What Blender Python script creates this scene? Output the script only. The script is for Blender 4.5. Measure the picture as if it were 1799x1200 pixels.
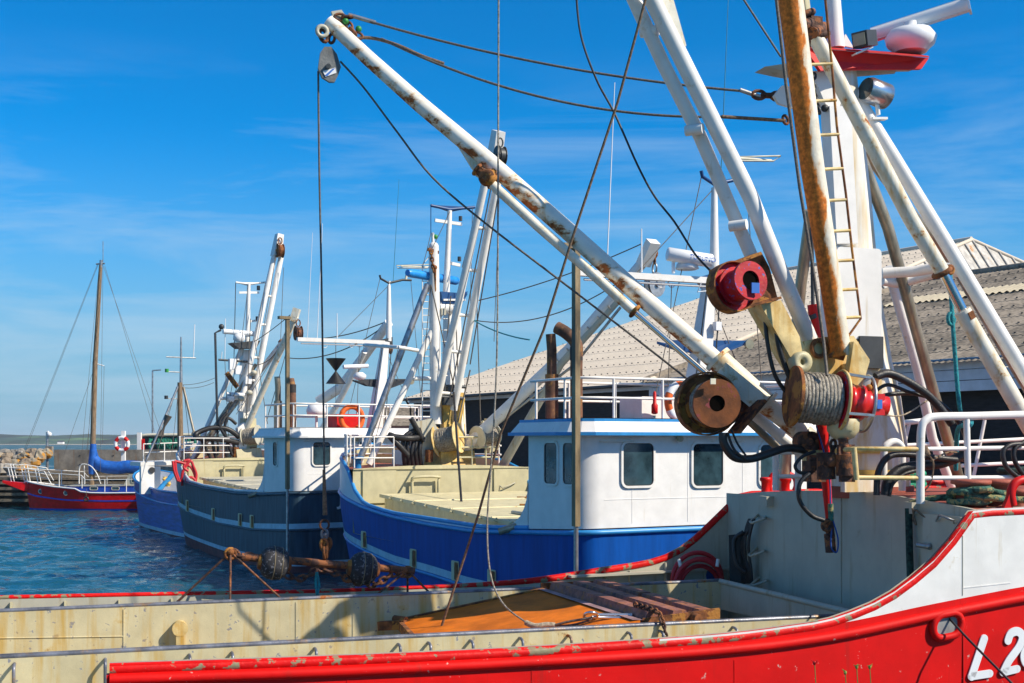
import bpy, math, random
from mathutils import Vector, Matrix
random.seed(7)
V = Vector
PI = math.pi
for o in list(bpy.data.objects): bpy.data.objects.remove(o)
scene = bpy.context.scene
C = scene.collection

# ------------------------------------------------------------------ camera, sky, sun
EZ = 4.7          # eye height above the water
FP = 2200.0       # focal length in photo pixels (photo 1799 wide)
HY = 775.0        # row of the horizon
cam_d = bpy.data.cameras.new("camera")
cam = bpy.data.objects.new("camera", cam_d); C.objects.link(cam)
cam.location = (0, 0, EZ); cam.rotation_euler = (PI/2, 0, 0)
cam_d.sensor_width = 36; cam_d.lens = 36*FP/1799; cam_d.shift_y = (HY-600)/1799
cam_d.clip_start = 0.1; cam_d.clip_end = 20000
scene.camera = cam
SUN_AZ = math.radians(69)    # from behind the camera towards its right
SUN_EL = math.radians(40)
sdir = V((math.sin(SUN_AZ)*math.cos(SUN_EL), -math.cos(SUN_AZ)*math.cos(SUN_EL), math.sin(SUN_EL)))
sun_d = bpy.data.lights.new("sun", 'SUN'); sun_d.energy = 5.0; sun_d.angle = math.radians(0.5); sun_d.color = (1, 0.90, 0.74)
sun = bpy.data.objects.new("sun", sun_d); C.objects.link(sun)
sun.location = (20, -10, 40)
sun.rotation_euler = (-sdir).to_track_quat('-Z', 'Y').to_euler()
w = bpy.data.worlds.new("World"); scene.world = w; w.use_nodes = True
nt = w.node_tree; nt.nodes.clear()
out = nt.nodes.new('ShaderNodeOutputWorld'); bg = nt.nodes.new('ShaderNodeBackground')
sky = nt.nodes.new('ShaderNodeTexSky'); sky.sky_type = 'NISHITA'; sky.sun_disc = False
sky.sun_elevation = SUN_EL; sky.sun_rotation = math.atan2(sdir.x, sdir.y)
sky.air_density = 1.0; sky.dust_density = 0.0; sky.ozone_density = 2.5
hs = nt.nodes.new('ShaderNodeHueSaturation'); hs.inputs['Saturation'].default_value = 1.05; hs.inputs['Value'].default_value = 1.12
nt.links.new(sky.outputs[0], hs.inputs['Color'])
tc = nt.nodes.new('ShaderNodeTexCoord'); mp = nt.nodes.new('ShaderNodeMapping')
mp.inputs['Scale'].default_value = (2.2, 2.2, 17); mp.inputs['Rotation'].default_value = (0.04, 0.10, 0)
nz = nt.nodes.new('ShaderNodeTexNoise'); nz.inputs['Scale'].default_value = 1.0; nz.inputs['Detail'].default_value = 7; nz.inputs['Roughness'].default_value = .62; nz.inputs['Distortion'].default_value = .6
rp = nt.nodes.new('ShaderNodeValToRGB'); rp.color_ramp.elements[0].position = .46; rp.color_ramp.elements[1].position = .72
rp.color_ramp.elements[0].color = (0,0,0,1); rp.color_ramp.elements[1].color = (.55,.55,.55,1)
sx = nt.nodes.new('ShaderNodeSeparateXYZ'); mr = nt.nodes.new('ShaderNodeMapRange')
mr.inputs['From Min'].default_value = .16; mr.inputs['From Max'].default_value = .30; mr.inputs['To Min'].default_value = 1; mr.inputs['To Max'].default_value = .0
mu = nt.nodes.new('ShaderNodeMath'); mu.operation = 'MULTIPLY'
mx = nt.nodes.new('ShaderNodeMix'); mx.data_type = 'RGBA'
nt.links.new(tc.outputs['Generated'], mp.inputs[0]); nt.links.new(mp.outputs[0], nz.inputs['Vector']); nt.links.new(nz.outputs[0], rp.inputs[0])
nt.links.new(tc.outputs['Generated'], sx.inputs[0]); nt.links.new(sx.outputs['Z'], mr.inputs['Value'])
nt.links.new(rp.outputs[0], mu.inputs[0]); nt.links.new(mr.outputs[0], mu.inputs[1]); nt.links.new(mu.outputs[0], mx.inputs['Factor'])
hz_ = nt.nodes.new('ShaderNodeMapRange'); hz_.inputs['From Min'].default_value = -.02; hz_.inputs['From Max'].default_value = .25; hz_.inputs['To Min'].default_value = 1.0; hz_.inputs['To Max'].default_value = 0; hz_.interpolation_type = 'SMOOTHSTEP'
nt.links.new(sx.outputs['Z'], hz_.inputs['Value'])
tm = nt.nodes.new('ShaderNodeMix'); tm.data_type = 'RGBA'; tm.blend_type = 'MULTIPLY'; tr_ = nt.nodes.new('ShaderNodeValToRGB')
for p_, v_ in ((0, 1), (.36, 1), (.62, 0)):
    e_ = tr_.color_ramp.elements[0] if p_ == 0 else (tr_.color_ramp.elements[1] if p_ == .36 else tr_.color_ramp.elements.new(p_)); e_.position = p_; e_.color = (v_, v_, v_, 1)
nt.links.new(sx.outputs['Z'], tr_.inputs[0]); nt.links.new(tr_.outputs[0], tm.inputs['Factor']); nt.links.new(hs.outputs[0], tm.inputs['A']); tm.inputs['B'].default_value = (.02, .70, 1.17, 1)
mh = nt.nodes.new('ShaderNodeMix'); mh.data_type = 'RGBA'; nt.links.new(hz_.outputs[0], mh.inputs['Factor']); nt.links.new(tm.outputs['Result'], mh.inputs['A']); mh.inputs['B'].default_value = (2.5, 4.1, 5.5, 1)
nt.links.new(mh.outputs['Result'], mx.inputs['A']); mx.inputs['B'].default_value = (4.6, 6.0, 7.2, 1)
nt.links.new(mx.outputs['Result'], bg.inputs[0]); nt.links.new(bg.outputs[0], out.inputs[0])
bg.inputs['Strength'].default_value = 0.095
scene.view_settings.view_transform = 'Standard'; scene.view_settings.look = 'None'
scene.view_settings.exposure = 0.3; scene.view_settings.gamma = 1

# ------------------------------------------------------------------ materials
MATS = {}
def mat(name, col, rough=.5, metal=0, var=.12, vscale=3, rust=0, rscale=4, streak=0, chip=None, chipamt=.0, chipscale=9, bump=.0, bscale=30,
        under=0, rdir=(0,0,-1), rcol=(.20,.055,.012), scol=(.42,.22,.04), stretch=(1,1,1), spec=.5, trans=0, coat=0, dirt=0, rstretch=(1,1,1)):
    if name in MATS: return MATS[name]
    m = bpy.data.materials.new(name); m.use_nodes = True
    n = m.node_tree; nd = n.nodes; lk = n.links
    b = nd['Principled BSDF']
    b.inputs['Roughness'].default_value = rough; b.inputs['Metallic'].default_value = metal
    b.inputs['Specular IOR Level'].default_value = spec; b.inputs['Coat Weight'].default_value = coat
    b.inputs['Coat Roughness'].default_value = .15
    tc = nd.new('ShaderNodeTexCoord')
    def noise(scale, detail=5, st=(1,1,1), rgh=.6):
        mp = nd.new('ShaderNodeMapping'); mp.inputs['Scale'].default_value = st
        t = nd.new('ShaderNodeTexNoise'); t.inputs['Scale'].default_value = scale; t.inputs['Detail'].default_value = detail; t.inputs['Roughness'].default_value = rgh
        lk.new(tc.outputs['Object'], mp.inputs[0]); lk.new(mp.outputs[0], t.inputs['Vector'])
        return t.outputs[0]
    def ramp(src, a, c, lo=0, hi=1):
        r = nd.new('ShaderNodeMapRange'); r.inputs['From Min'].default_value = a; r.inputs['From Max'].default_value = c
        r.inputs['To Min'].default_value = lo; r.inputs['To Max'].default_value = hi
        lk.new(src, r.inputs['Value']); return r.outputs[0]
    def mix(fac, a, c, kind='MIX'):
        x = nd.new('ShaderNodeMix'); x.data_type = 'RGBA'; x.blend_type = kind
        if isinstance(fac, (int, float)): x.inputs['Factor'].default_value = fac
        else: lk.new(fac, x.inputs['Factor'])
        for k, v in (('A', a), ('B', c)):
            if isinstance(v, tuple): x.inputs[k].default_value = (*v, 1) if len(v) == 3 else v
            else: lk.new(v, x.inputs[k])
        return x.outputs['Result']
    nv = noise(vscale, 6, stretch)
    dk = tuple(c*(1-var*1.6) for c in col); lt = tuple(min(1, c*(1+var)) for c in col)
    cur = mix(ramp(nv, .35, .65), dk, lt)
    if dirt:
        cur = mix(ramp(noise(1.3, 8, (1,1,.5)), .48, .75, 0, dirt), cur, tuple(c*.45+.02 for c in col))
    if chip is not None:
        cur = mix(ramp(noise(chipscale, 7), .74-chipamt, .76-chipamt), cur, chip)
    masks = []
    if streak:
        st = ramp(noise(1.0, 6, (7, 7, .55)), .66-streak*.22, .80-streak*.15, 0, .85)
        cur = mix(st, cur, scol)
    if rust:
        a = noise(rscale, 9, rstretch, .68)
        if under:
            gn = nd.new('ShaderNodeNewGeometry'); sz_ = nd.new('ShaderNodeVectorMath'); sz_.operation = 'DOT_PRODUCT'; lk.new(gn.outputs['Normal'], sz_.inputs[0]); sz_.inputs[1].default_value = rdir
            ma = nd.new('ShaderNodeMath'); ma.operation = 'ADD'; lk.new(ramp(sz_.outputs['Value'], -.25, .75, 0, under), ma.inputs[0]); lk.new(a, ma.inputs[1]); a = ma.outputs[0]
        rm = ramp(a, .74-rust*.4, .79-rust*.4)
        halo = ramp(a, .66-rust*.4, .77-rust*.4, 0, .75)
        cur = mix(halo, cur, scol)
        rc = mix(ramp(noise(18, 6), .35, .65), rcol, tuple(min(1, c*2.4) for c in rcol))
        cur = mix(rm, cur, rc)
        rr = ramp(a, .74-rust*.4, .79-rust*.4, rough, .9); lk.new(rr, b.inputs['Roughness'])
    lk.new(cur, b.inputs['Base Color'])
    if bump:
        bp = nd.new('ShaderNodeBump'); bp.inputs['Strength'].default_value = bump; bp.inputs['Distance'].default_value = .02
        lk.new(noise(bscale, 6), bp.inputs['Height']); lk.new(bp.outputs[0], b.inputs['Normal'])
    MATS[name] = m; return m

WHITE = mat('white_paint', (.82,.80,.76), .4, spec=.3, var=.05, rust=.08, under=.05, rscale=4, bump=.05, bscale=6, streak=.1, scol=(.55,.45,.28))
WHCLEAN = mat('clean_white_paint', (.82,.81,.79), .45, spec=.3, var=.04, bump=.12, bscale=1.8, dirt=.10, streak=.12, scol=(.62,.55,.42))
WHRUST = mat('rust_spotted_white_paint', (.78,.73,.60), .45, var=.08, rust=.30, rscale=5, bump=.12, bscale=14, streak=.5, scol=(.58,.36,.09))
WHBOOM = mat('chipped_boom_paint', (.82,.78,.68), .42, var=.05, rust=.23, under=.17, rscale=3.6, scol=(.55,.27,.03), bump=.1, bscale=10, rstretch=(1,1,1.6), streak=.2)
CREAM = mat('cream_paint', (.54,.49,.30), .5, var=.06, rust=.07, rscale=4, streak=.28, scol=(.42,.33,.14), bump=.15, bscale=5, dirt=.3)
CREAMY = mat('yellow_stained_cream_paint', (.70,.54,.25), .5, var=.25, rust=.30, rscale=3.5, streak=.9, scol=(.56,.30,.035), bump=.2, bscale=12)
GREYW = mat('pale_grey_paint', (.48,.46,.37), .5, var=.05, rust=.03, streak=.42, scol=(.32,.24,.12), bump=.12, bscale=4, dirt=.25)
HOLDW = mat('hold_paint', (.60,.53,.33), .55, var=.07, rust=.17, rscale=3.0, streak=.75, scol=(.52,.33,.07), chip=(.24,.25,.28), chipamt=.105, chipscale=12, bump=.3, bscale=5, dirt=.3)
RED = mat('red_hull_paint', (.70,.003,.002), .6, spec=.2, var=.08, vscale=1.5, chip=(.60,.30,.26), chipamt=.07, chipscale=12, bump=.45, bscale=2.4, streak=.35, scol=(.46,.012,.008))
REDCAP = mat('chipped_red_paint', (.70,.004,.003), .5, spec=.25, var=.12, chip=(.26,.22,.13), chipamt=.19, chipscale=7, bump=.4, bscale=16)
REDP = mat('red_paint', (.62,.006,.005), .45, spec=.3, var=.1, rust=.03)
REDDK = mat('worn_red_paint', (.48,.006,.016), .5, spec=.3, var=.2, rust=.16, rscale=9, chip=(.05,.09,.36), chipamt=.135, chipscale=16, bump=.2)
DECKR = mat('red_deck_paint', (.36,.085,.05), .7, var=.25, rust=.1, bump=.3, bscale=40)
BLUE = mat('blue_hull_paint', (.002,.075,.36), .5, spec=.15, var=.12, vscale=1.0, stretch=(6,6,.7), bump=.12, bscale=3)
BLUETR = mat('light_blue_trim_paint', (.03,.27,.62), .4, var=.08)
BLUEST = mat('pale_blue_stripe_paint', (.40,.60,.72), .45, var=.1)
NAVY = mat('navy_hull_paint', (.042,.085,.125), .45, spec=.2, var=.2, vscale=1.0, stretch=(6,6,.7), bump=.15, bscale=3)
ANTIF = mat('red_antifouling_paint', (.16,.045,.045), .7, var=.2)
RUST = mat('rusty_steel', (.22,.075,.02), .85, var=.45, vscale=7, bump=.5, bscale=30, chip=(.40,.17,.03), chipamt=.2, chipscale=4)
RUSTD = mat('dark_rusty_steel', (.10,.045,.03), .8, var=.4, vscale=9, bump=.5, bscale=40, chip=(.26,.09,.03), chipamt=.22, chipscale=8)
RUSTO = mat('orange_rust_plate', (.66,.165,.010), .8, spec=.15, var=.18, vscale=2.5, bump=.2, bscale=30)
RUSTP = mat('purple_rust_beam', (.27,.105,.075), .7, var=.35, vscale=6, stretch=(1,1,1), bump=.3, bscale=20, chip=(.33,.12,.04), chipamt=.2)
RUSTB = mat('rust_covered_boom_paint', (.78,.72,.58), .5, var=.15, rust=.20, under=.38, rdir=(-.88,-.47,0), rscale=3.4, rstretch=(1.3,1.3,.4), bump=.3, bscale=20, streak=.3, scol=(.62,.28,.03), rcol=(.34,.095,.010))
STEEL = mat('galvanised_steel', (.42,.42,.42), .38, .75, var=.2, vscale=5, bump=.1)
CHROME = mat('chrome_rod', (.62,.62,.62), .22, 1, var=.02)
ALU = mat('bright_steel', (.62,.62,.64), .25, .9, var=.1)
PIPEB = mat('weathered_steel_pipe', (.40,.34,.25), .38, .6, var=.3, vscale=3, stretch=(1,1,.35), rust=.12, rscale=4, bump=.08, streak=.4, scol=(.45,.32,.15))
CABLE = mat('steel_cable', (.15,.13,.11), .6, .3, var=.3, vscale=40, bump=.5, bscale=120)
CABLEL = mat('wound_steel_cable', (.33,.30,.25), .5, .35, var=.35, vscale=25, bump=.7, bscale=90)
ROPEB = mat('brown_rope', (.20,.13,.08), .85, var=.3, vscale=30, bump=.5, bscale=90)
ROPEG = mat('green_rope', (.06,.17,.12), .9, var=.5, vscale=14, bump=.9, bscale=60, chip=(.30,.28,.12), chipamt=.2)
ROPEDG = mat('dark_green_rope', (.02,.06,.05), .9, var=.5, vscale=14, bump=.9, bscale=60)
ROPET = mat('turquoise_rope', (.02,.30,.36), .85, var=.3, vscale=30, bump=.8, bscale=80)
ROPEW = mat('whipped_white_rope', (.50,.42,.30), .9, var=.3, vscale=30, bump=.8, bscale=80)
BLACK = mat('black_rubber', (.018,.018,.02), .45, var=.3, bump=.3, bscale=40)
TYRE = mat('scuffed_rubber_roller', (.035,.035,.04), .85, var=.3, vscale=20, chip=(.20,.20,.22), chipamt=.16, chipscale=24, bump=.08, bscale=60)
DARK = mat('dark_grey_metal', (.05,.055,.06), .5, .3, var=.2)
HOSER = mat('red_hose', (.52,.02,.03), .45, var=.1)
ORANGE = mat('orange_lifebuoy', (.80,.14,.015), .5, var=.08, dirt=.1)
GLASS = mat('dark_window_glass', (.035,.075,.095), .05, var=.5, vscale=1.2, spec=.9)  # uneven reflections are put into the pane colour as noise
WOOD = mat('weathered_wood', (.25,.17,.10), .8, var=.35, vscale=4, stretch=(8,8,.6), bump=.3)
WOODP = mat('pier_timber', (.20,.16,.11), .85, var=.4, vscale=5, stretch=(1,8,8), bump=.4)
CONC = mat('stained_concrete', (.24,.215,.18), .85, var=.3, vscale=1.1, bump=.3, streak=.45, scol=(.20,.10,.04), dirt=.5, rust=.04, rscale=1.2)
GREENP = mat('green_paint', (.03,.28,.05), .5)
BROWN = mat('rusty_exhaust_pipe', (.16,.075,.04), .75, var=.4, rust=.3, bump=.3)
SOOT = mat('sooty_pipe', (.03,.026,.024), .7, var=.3)
SAIL = mat('blue_sail_cover', (.008,.11,.45), .65, var=.2, bump=.3, bscale=6)
YRED = mat('yacht_red_paint', (.85,.006,.008), .35, spec=.25, var=.1)
YBLUE = mat('yacht_blue_paint', (.01,.06,.42), .25, var=.1)
YEL = mat('yellow_paint', (.70,.46,.11), .5, var=.25, rust=.24, streak=.5)
BORE_SHADE = mat('bore_shade', (.006,.005,.004), .9, spec=0, var=.1)  # near-black colour painted in for the shade of a deep bore
RAILST = mat('scuffed_rail_steel', (.20,.21,.25), .4, .4, var=.3, vscale=4, rust=.3, rscale=3, bump=.2)
MASTW = mat('stained_mast_paint', (.82,.79,.72), .42, spec=.3, var=.05, rust=.12, rscale=4, streak=.95, scol=(.66,.44,.13), bump=.06, bscale=3)
POSTM = mat('weathered_post', (.25,.185,.10), .55, .2, var=.4, vscale=3, stretch=(1,1,.3), rust=.15, bump=.15, streak=.4, scol=(.38,.26,.12))
LENS = mat('lamp_lens', (.35,.33,.24), .2, .3)
LBLUE = mat('bright_blue_radar_paint', (.02,.27,.72), .35)
PLAST = mat('cream_plastic', (.66,.62,.48), .5, var=.1)
WPL = mat('white_plastic', (.80,.81,.82), .3, var=.03)
MARK = mat('blue_label_paint', (.03,.16,.55), .5)

# ------------------------------------------------------------------ frames
def px(x, y, D): return V(((x-899.5)/FP*D, D, EZ+(HY-y)/FP*D))
class Frame:
    def __init__(s, ox, oy, ux, uy, rx, ry):
        s.o = V((ox, oy, 0)); l = math.hypot(ux, uy); s.u = V((ux/l, uy/l, 0)); l = math.hypot(rx, ry); s.r = V((rx/l, ry/l, 0))
    def P(s, a, t, z): return s.o + s.u*a + s.r*t + V((0,0,z))
    def st(s, p): q = p - s.o; return q.dot(s.u), q.dot(s.r)
    def _ray(s, x, y): return V(((x-899.5)/FP, 1, (HY-y)/FP))
    def on_t(s, x, y, t):
        d = s._ray(x, y); k = (t + s.o.dot(s.r))/d.dot(s.r); return V((0,0,EZ)) + d*k
    def on_s(s, x, y, a):
        d = s._ray(x, y); k = (a + s.o.dot(s.u))/d.dot(s.u); return V((0,0,EZ)) + d*k
    def on_z(s, x, y, z):
        d = s._ray(x, y); k = (z-EZ)/d.z; return V((0,0,EZ)) + d*k
    def sz(s, x, y, t): p = s.on_t(x, y, t); return s.st(p)[0], p.z

# ------------------------------------------------------------------ mesh builder
def basis(d, up=None):
    d = d.normalized(); up = up or V((0,0,1))
    if abs(d.dot(up)) > .98: up = V((1,0,0)) if abs(d.x) < .9 else V((0,1,0))
    x = up.cross(d).normalized(); y = d.cross(x).normalized(); return x, y, d
class MB:
    def __init__(s): s.v = []; s.f = []; s.sm = []; s.mi = []
    def add(s, vs, fs, smooth=True, mi=0):
        o = len(s.v); s.v += [V(v) for v in vs]
        for f in fs: s.f.append([i+o for i in f]); s.sm.append(smooth); s.mi.append(mi)
        return s
    def tube(s, pts, r, n=12, caps=True, closed=False, mi=0, flat=None):
        pts = [V(p) for p in pts]; m = len(pts)
        if not isinstance(r, (list, tuple)): r = [r]*m
        tg = []
        for i in range(m):
            a = pts[(i-1) % m] if (i or closed) else pts[0]; b = pts[(i+1) % m] if (i < m-1 or closed) else pts[-1]
            d = b-a; tg.append(d.normalized() if d.length > 1e-9 else V((0,0,1)))
        x, y, d = basis(tg[0]); vs = []; fs = []
        for i in range(m):
            d = tg[i]; x = (x - d*x.dot(d)).normalized(); y = d.cross(x)
            for k in range(n):
                a = 2*PI*k/n; vs.append(pts[i] + (x*math.cos(a) + y*math.sin(a))*r[i])
        for i in range(m if closed else m-1):
            j = (i+1) % m
            for k in range(n): fs.append([i*n+k, i*n+(k+1) % n, j*n+(k+1) % n, j*n+k])
        s.add(vs, fs, True, mi)
        if caps and not closed:
            s.add(vs[:n], [list(range(n))[::-1]], False, mi); s.add(vs[-n:], [list(range(n))], False, mi)
        return s
    def beam(s, a, b, w, h, up=None, mi=0, w2=None, h2=None):
        a = V(a); b = V(b); x, y, d = basis(b-a, up); w2 = w if w2 is None else w2; h2 = h if h2 is None else h2
        vs = []
        for p, ww, hh in ((a, w, h), (b, w2, h2)):
            for sx_, sy_ in ((-1,-1), (1,-1), (1,1), (-1,1)): vs.append(p + x*sx_*ww/2 + y*sy_*hh/2)
        return s.add(vs, [[3,2,1,0], [4,5,6,7], [0,1,5,4], [1,2,6,5], [2,3,7,6], [3,0,4,7]], False, mi)
    def box(s, c, sx_, sy_, sz_, fr=None, mi=0):
        c = V(c); X = fr.u if fr else V((1,0,0)); Y = fr.r if fr else V((0,1,0)); Z = V((0,0,1))
        vs = [c + X*a*sx_/2 + Y*b*sy_/2 + Z*d*sz_/2 for d in (-1,1) for a, b in ((-1,-1),(1,-1),(1,1),(-1,1))]
        return s.add(vs, [[3,2,1,0], [4,5,6,7], [0,1,5,4], [1,2,6,5], [2,3,7,6], [3,0,4,7]], False, mi)
    def prism(s, poly, ext, mi=0):
        poly = [V(p) for p in poly]; ext = V(ext); n = len(poly)
        vs = poly + [p+ext for p in poly]
        return s.add(vs, [list(range(n))[::-1], list(range(n, 2*n))] + [[i, (i+1) % n, n+(i+1) % n, n+i] for i in range(n)], False, mi)
    def ring(s, outer, inner, ext, mi=0):
        n = len(outer); ext = V(ext); vs = list(outer)+list(inner)+[p+ext for p in outer]+[p+ext for p in inner]; fs = []
        for i in range(n):
            j = (i+1) % n
            fs += [[i, j, n+j, n+i], [2*n+i, 3*n+i, 3*n+j, 2*n+j], [i, 2*n+i, 2*n+j, j], [n+i, n+j, 3*n+j, 3*n+i]]
        return s.add(vs, fs, False, mi)
    def lathe(s, p, ax, prof, n=24, mi=0, closed=False, smooth=True):
        p = V(p); x, y, d = basis(V(ax)); vs = []; fs = []; m = len(prof)
        for h, r in prof:
            for k in range(n):
                a = 2*PI*k/n; vs.append(p + d*h + (x*math.cos(a)+y*math.sin(a))*r)
        for i in range(m if closed else m-1):
            j = (i+1) % m
            for k in range(n): fs.append([i*n+k, i*n+(k+1) % n, j*n+(k+1) % n, j*n+k])
        s.add(vs, fs, smooth, mi)
        if not closed:
            if prof[0][1] > 1e-4: s.add(vs[:n], [list(range(n))[::-1]], False, mi)
            if prof[-1][1] > 1e-4: s.add(vs[-n:], [list(range(n))], False, mi)
        return s
    def disc(s, p, ax, r, h, n=24, mi=0, hole=0):
        if hole: return s.lathe(p, ax, [(-h/2, hole), (h/2, hole), (h/2, r), (-h/2, r)], n, mi, True, False)
        return s.lathe(p, ax, [(-h/2, r), (h/2, r)], n, mi, False, True)
    def ball(s, c, r, sc=(1,1,1), n=14, mi=0):
        c = V(c); vs = []; fs = []; m = n//2
        for i in range(m+1):
            a = PI*i/m
            for k in range(n):
                b = 2*PI*k/n; vs.append(c + V((math.sin(a)*math.cos(b)*r*sc[0], math.sin(a)*math.sin(b)*r*sc[1], math.cos(a)*r*sc[2])))
        for i in range(m):
            for k in range(n): fs.append([i*n+k, (i+1)*n+k, (i+1)*n+(k+1) % n, i*n+(k+1) % n])
        return s.add(vs, fs, True, mi)
    def torus(s, c, ax, R, r, n=24, m=10, st=1.0, dirn=None, mi=0, a0=0, a1=2*PI):
        x, y, d = basis(V(ax), dirn)
        full = abs(a1-a0-2*PI) < 1e-6
        cnt = n if full else n+1
        pts = [V(c) + x*math.cos(a0+(a1-a0)*i/n)*R + y*math.sin(a0+(a1-a0)*i/n)*R*st for i in range(cnt)]
        return s.tube(pts, r, m, closed=full, mi=mi)
    def sheet(s, rows, mi=0, smooth=True, flip=False):
        m = len(rows); n = len(rows[0]); vs = [p for r in rows for p in r]; fs = []
        for i in range(m-1):
            for k in range(n-1):
                f = [i*n+k, i*n+k+1, (i+1)*n+k+1, (i+1)*n+k]; fs.append(f[::-1] if flip else f)
        return s.add(vs, fs, smooth, mi)
    def chain(s, pts, L, r, mi=0):
        # links along a polyline
        pl = resample(pts, L*.72); up = V((0,0,1))
        for i in range(len(pl)-1):
            d = (pl[i+1]-pl[i]).normalized(); x, y, _ = basis(d)
            sd = x if i % 2 else y; c = (pl[i]+pl[i+1])/2; ring = []
            for k in range(12):
                a = 2*PI*k/12; ring.append(c + d*math.cos(a)*L*.5 + sd*math.sin(a)*L*.3)
            s.tube(ring, r, 6, closed=True, mi=mi)
        return s

def resample(pts, step):
    pts = [V(p) for p in pts]; out_ = [pts[0]]; acc = 0
    for a, b in zip(pts, pts[1:]):
        L = (b-a).length; t = step-acc
        while t <= L: out_.append(a.lerp(b, t/L)); t += step
        acc = L-(t-step)
    return out_
def smooth_path(pts, k=6):
    pts = [V(p) for p in pts]; o = []
    for i in range(len(pts)-1):
        p0 = pts[max(i-1, 0)]; p1 = pts[i]; p2 = pts[i+1]; p3 = pts[min(i+2, len(pts)-1)]
        for j in range(k):
            t = j/k; o.append(.5*((2*p1) + (p2-p0)*t + (2*p0-5*p1+4*p2-p3)*t*t + (3*p1-p0-3*p2+p3)*t**3))
    o.append(pts[-1]); return o
def sag(a, b, s=0, n=16):
    a = V(a); b = V(b); return [a.lerp(b, i/n) + V((0,0,-4*s*(i/n)*(1-i/n))) for i in range(n+1)]
def interp(pts, x):
    if x <= pts[0][0]: return pts[0][1]
    for (a, u), (b, v_) in zip(pts, pts[1:]):
        if x <= b: return u+(v_-u)*(x-a)/(b-a)
    return pts[-1][1]

LOC = {}
def obj(name, mb, m, parent=None, label=None, cat=None, group=None, kind=None, base=None):
    me = bpy.data.meshes.new(name)
    vs = mb.v
    if parent is not None: o_ = LOC[parent.name]
    elif base is not None: o_ = V(base)
    else:
        xs = [v.x for v in vs]; ys = [v.y for v in vs]; zs = [v.z for v in vs]
        o_ = V(((min(xs)+max(xs))/2, (min(ys)+max(ys))/2, min(zs)))
    me.from_pydata([tuple(v-o_) for v in vs], [], mb.f)
    ms = m if isinstance(m, (list, tuple)) else [m]
    for x in ms: me.materials.append(x)
    me.polygons.foreach_set('use_smooth', mb.sm); me.polygons.foreach_set('material_index', mb.mi)
    me.validate(); me.update()
    o = bpy.data.objects.new(name, me); C.objects.link(o)
    if parent is not None: o.parent = parent
    else: o.location = o_
    LOC[o.name] = o_
    for k, v in (('label', label), ('category', cat), ('group', group), ('kind', kind)):
        if v: o[k] = v
    return o
def thing(name, label, cat, loc, group=None):
    o = bpy.data.objects.new(name, None); C.objects.link(o); o.location = V(loc); o.empty_display_size = .3
    LOC[o.name] = V(loc); o['label'] = label; o['category'] = cat
    if group: o['group'] = group
    return o
def rrect(c, X, Y, w_, h_, r, k=4):
    pts = []
    for cx_, cy_, a0 in ((w_/2-r, h_/2-r, 0), (-w_/2+r, h_/2-r, PI/2), (-w_/2+r, -h_/2+r, PI), (w_/2-r, -h_/2+r, 3*PI/2)):
        for i in range(k+1):
            a = a0+PI/2*i/k; pts.append(c + X*(cx_+r*math.cos(a)) + Y*(cy_+r*math.sin(a)))
    return pts
def window(parent, c, X, Y, N, w_, h_, r=.1, frame=WHITE, fw=.05, glass=GLASS):
    mb = MB(); mb.ring(rrect(c, X, Y, w_+2*fw, h_+2*fw, r+fw), rrect(c, X, Y, w_, h_, r), N*.035)
    f = obj('window_frame', mb, frame, parent)
    mb = MB(); mb.prism(rrect(c+N*.002, X, Y, w_, h_, r), N*.010)
    p = bpy_child('window_pane', mb, glass, f)
    if w_ > .3 and fw > .04: bpy_child('window_gasket', MB().ring(rrect(c+N*.002, X, Y, w_, h_, r), rrect(c+N*.002, X, Y, w_-.035, h_-.035, r-.015), N*.022), BLACK, f)
    return f
def bpy_child(name, mb, m, part, label=None):
    LOC.setdefault(part.name, LOC.get(part.name)); return obj(name, mb, m, part, label)
def text_mesh(s, size, origin, X, Y, N, depth=.004):
    cu = bpy.data.curves.new('lettering', 'FONT'); cu.body = s; cu.size = size; cu.extrude = depth/2
    to = bpy.data.objects.new('lettering', cu); C.objects.link(to); dg = bpy.context.evaluated_depsgraph_get()
    me = to.evaluated_get(dg).to_mesh(); mb = MB()
    vs = [origin + X*v.co.x + Y*v.co.y + N*(v.co.z+depth/2) for v in me.vertices]
    mb.add(vs, [list(p.vertices) for p in me.polygons], False)
    to.evaluated_get(dg).to_mesh_clear(); bpy.data.objects.remove(to); bpy.data.curves.remove(cu)
    return mb
def helix(c, ax, R, L, r, turns):
    x, y, d = basis(V(ax)); n = int(turns*20); return [V(c) + d*(-L/2+L*i/n) + (x*math.cos(2*PI*i/20)+y*math.sin(2*PI*i/20))*(R+random.uniform(-.25,.25)*r) for i in range(n+1)]
from mathutils import noise as mnoise
# ------------------------------------------------------------------ setting
def spaced(a, b, st): return [a+st*i for i in range(int((b-a)/st)+1)]
gx = [-7000,-3000,-1200,-500,-200,-110,-75,-60,-50] + spaced(-45, 8, .33) + [11,16,25,40,80,200,600,2000,7000]
gy = [-60,-30,-10,0,8,14,17] + spaced(19, 75, .30) + spaced(75.5, 110, .6) + [114,120,130,145,165,190,225,270,340,440,600,850,1200,1700,2600,5000]
def wave(x, y):
    a = 1.0 if 18 < y < 112 and -46 < x < 9 else 0
    if not a: return 0
    z = 1.5*(.075*mnoise.noise(V((x*.55+y*.25, y*.8, 0))) + .055*mnoise.noise(V((x*1.25, y*1.7+x*.3, 4))) + .03*mnoise.noise(V((x*2.6+y*.7, y*3.1, 9))))
    return z
mb = MB(); mb.sheet([[V((x, y, wave(x, y))) for x in gx] for y in gy], flip=False)
wm = bpy.data.materials.new('harbour_water'); wm.use_nodes = True; n = wm.node_tree; b = n.nodes['Principled BSDF']
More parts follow.
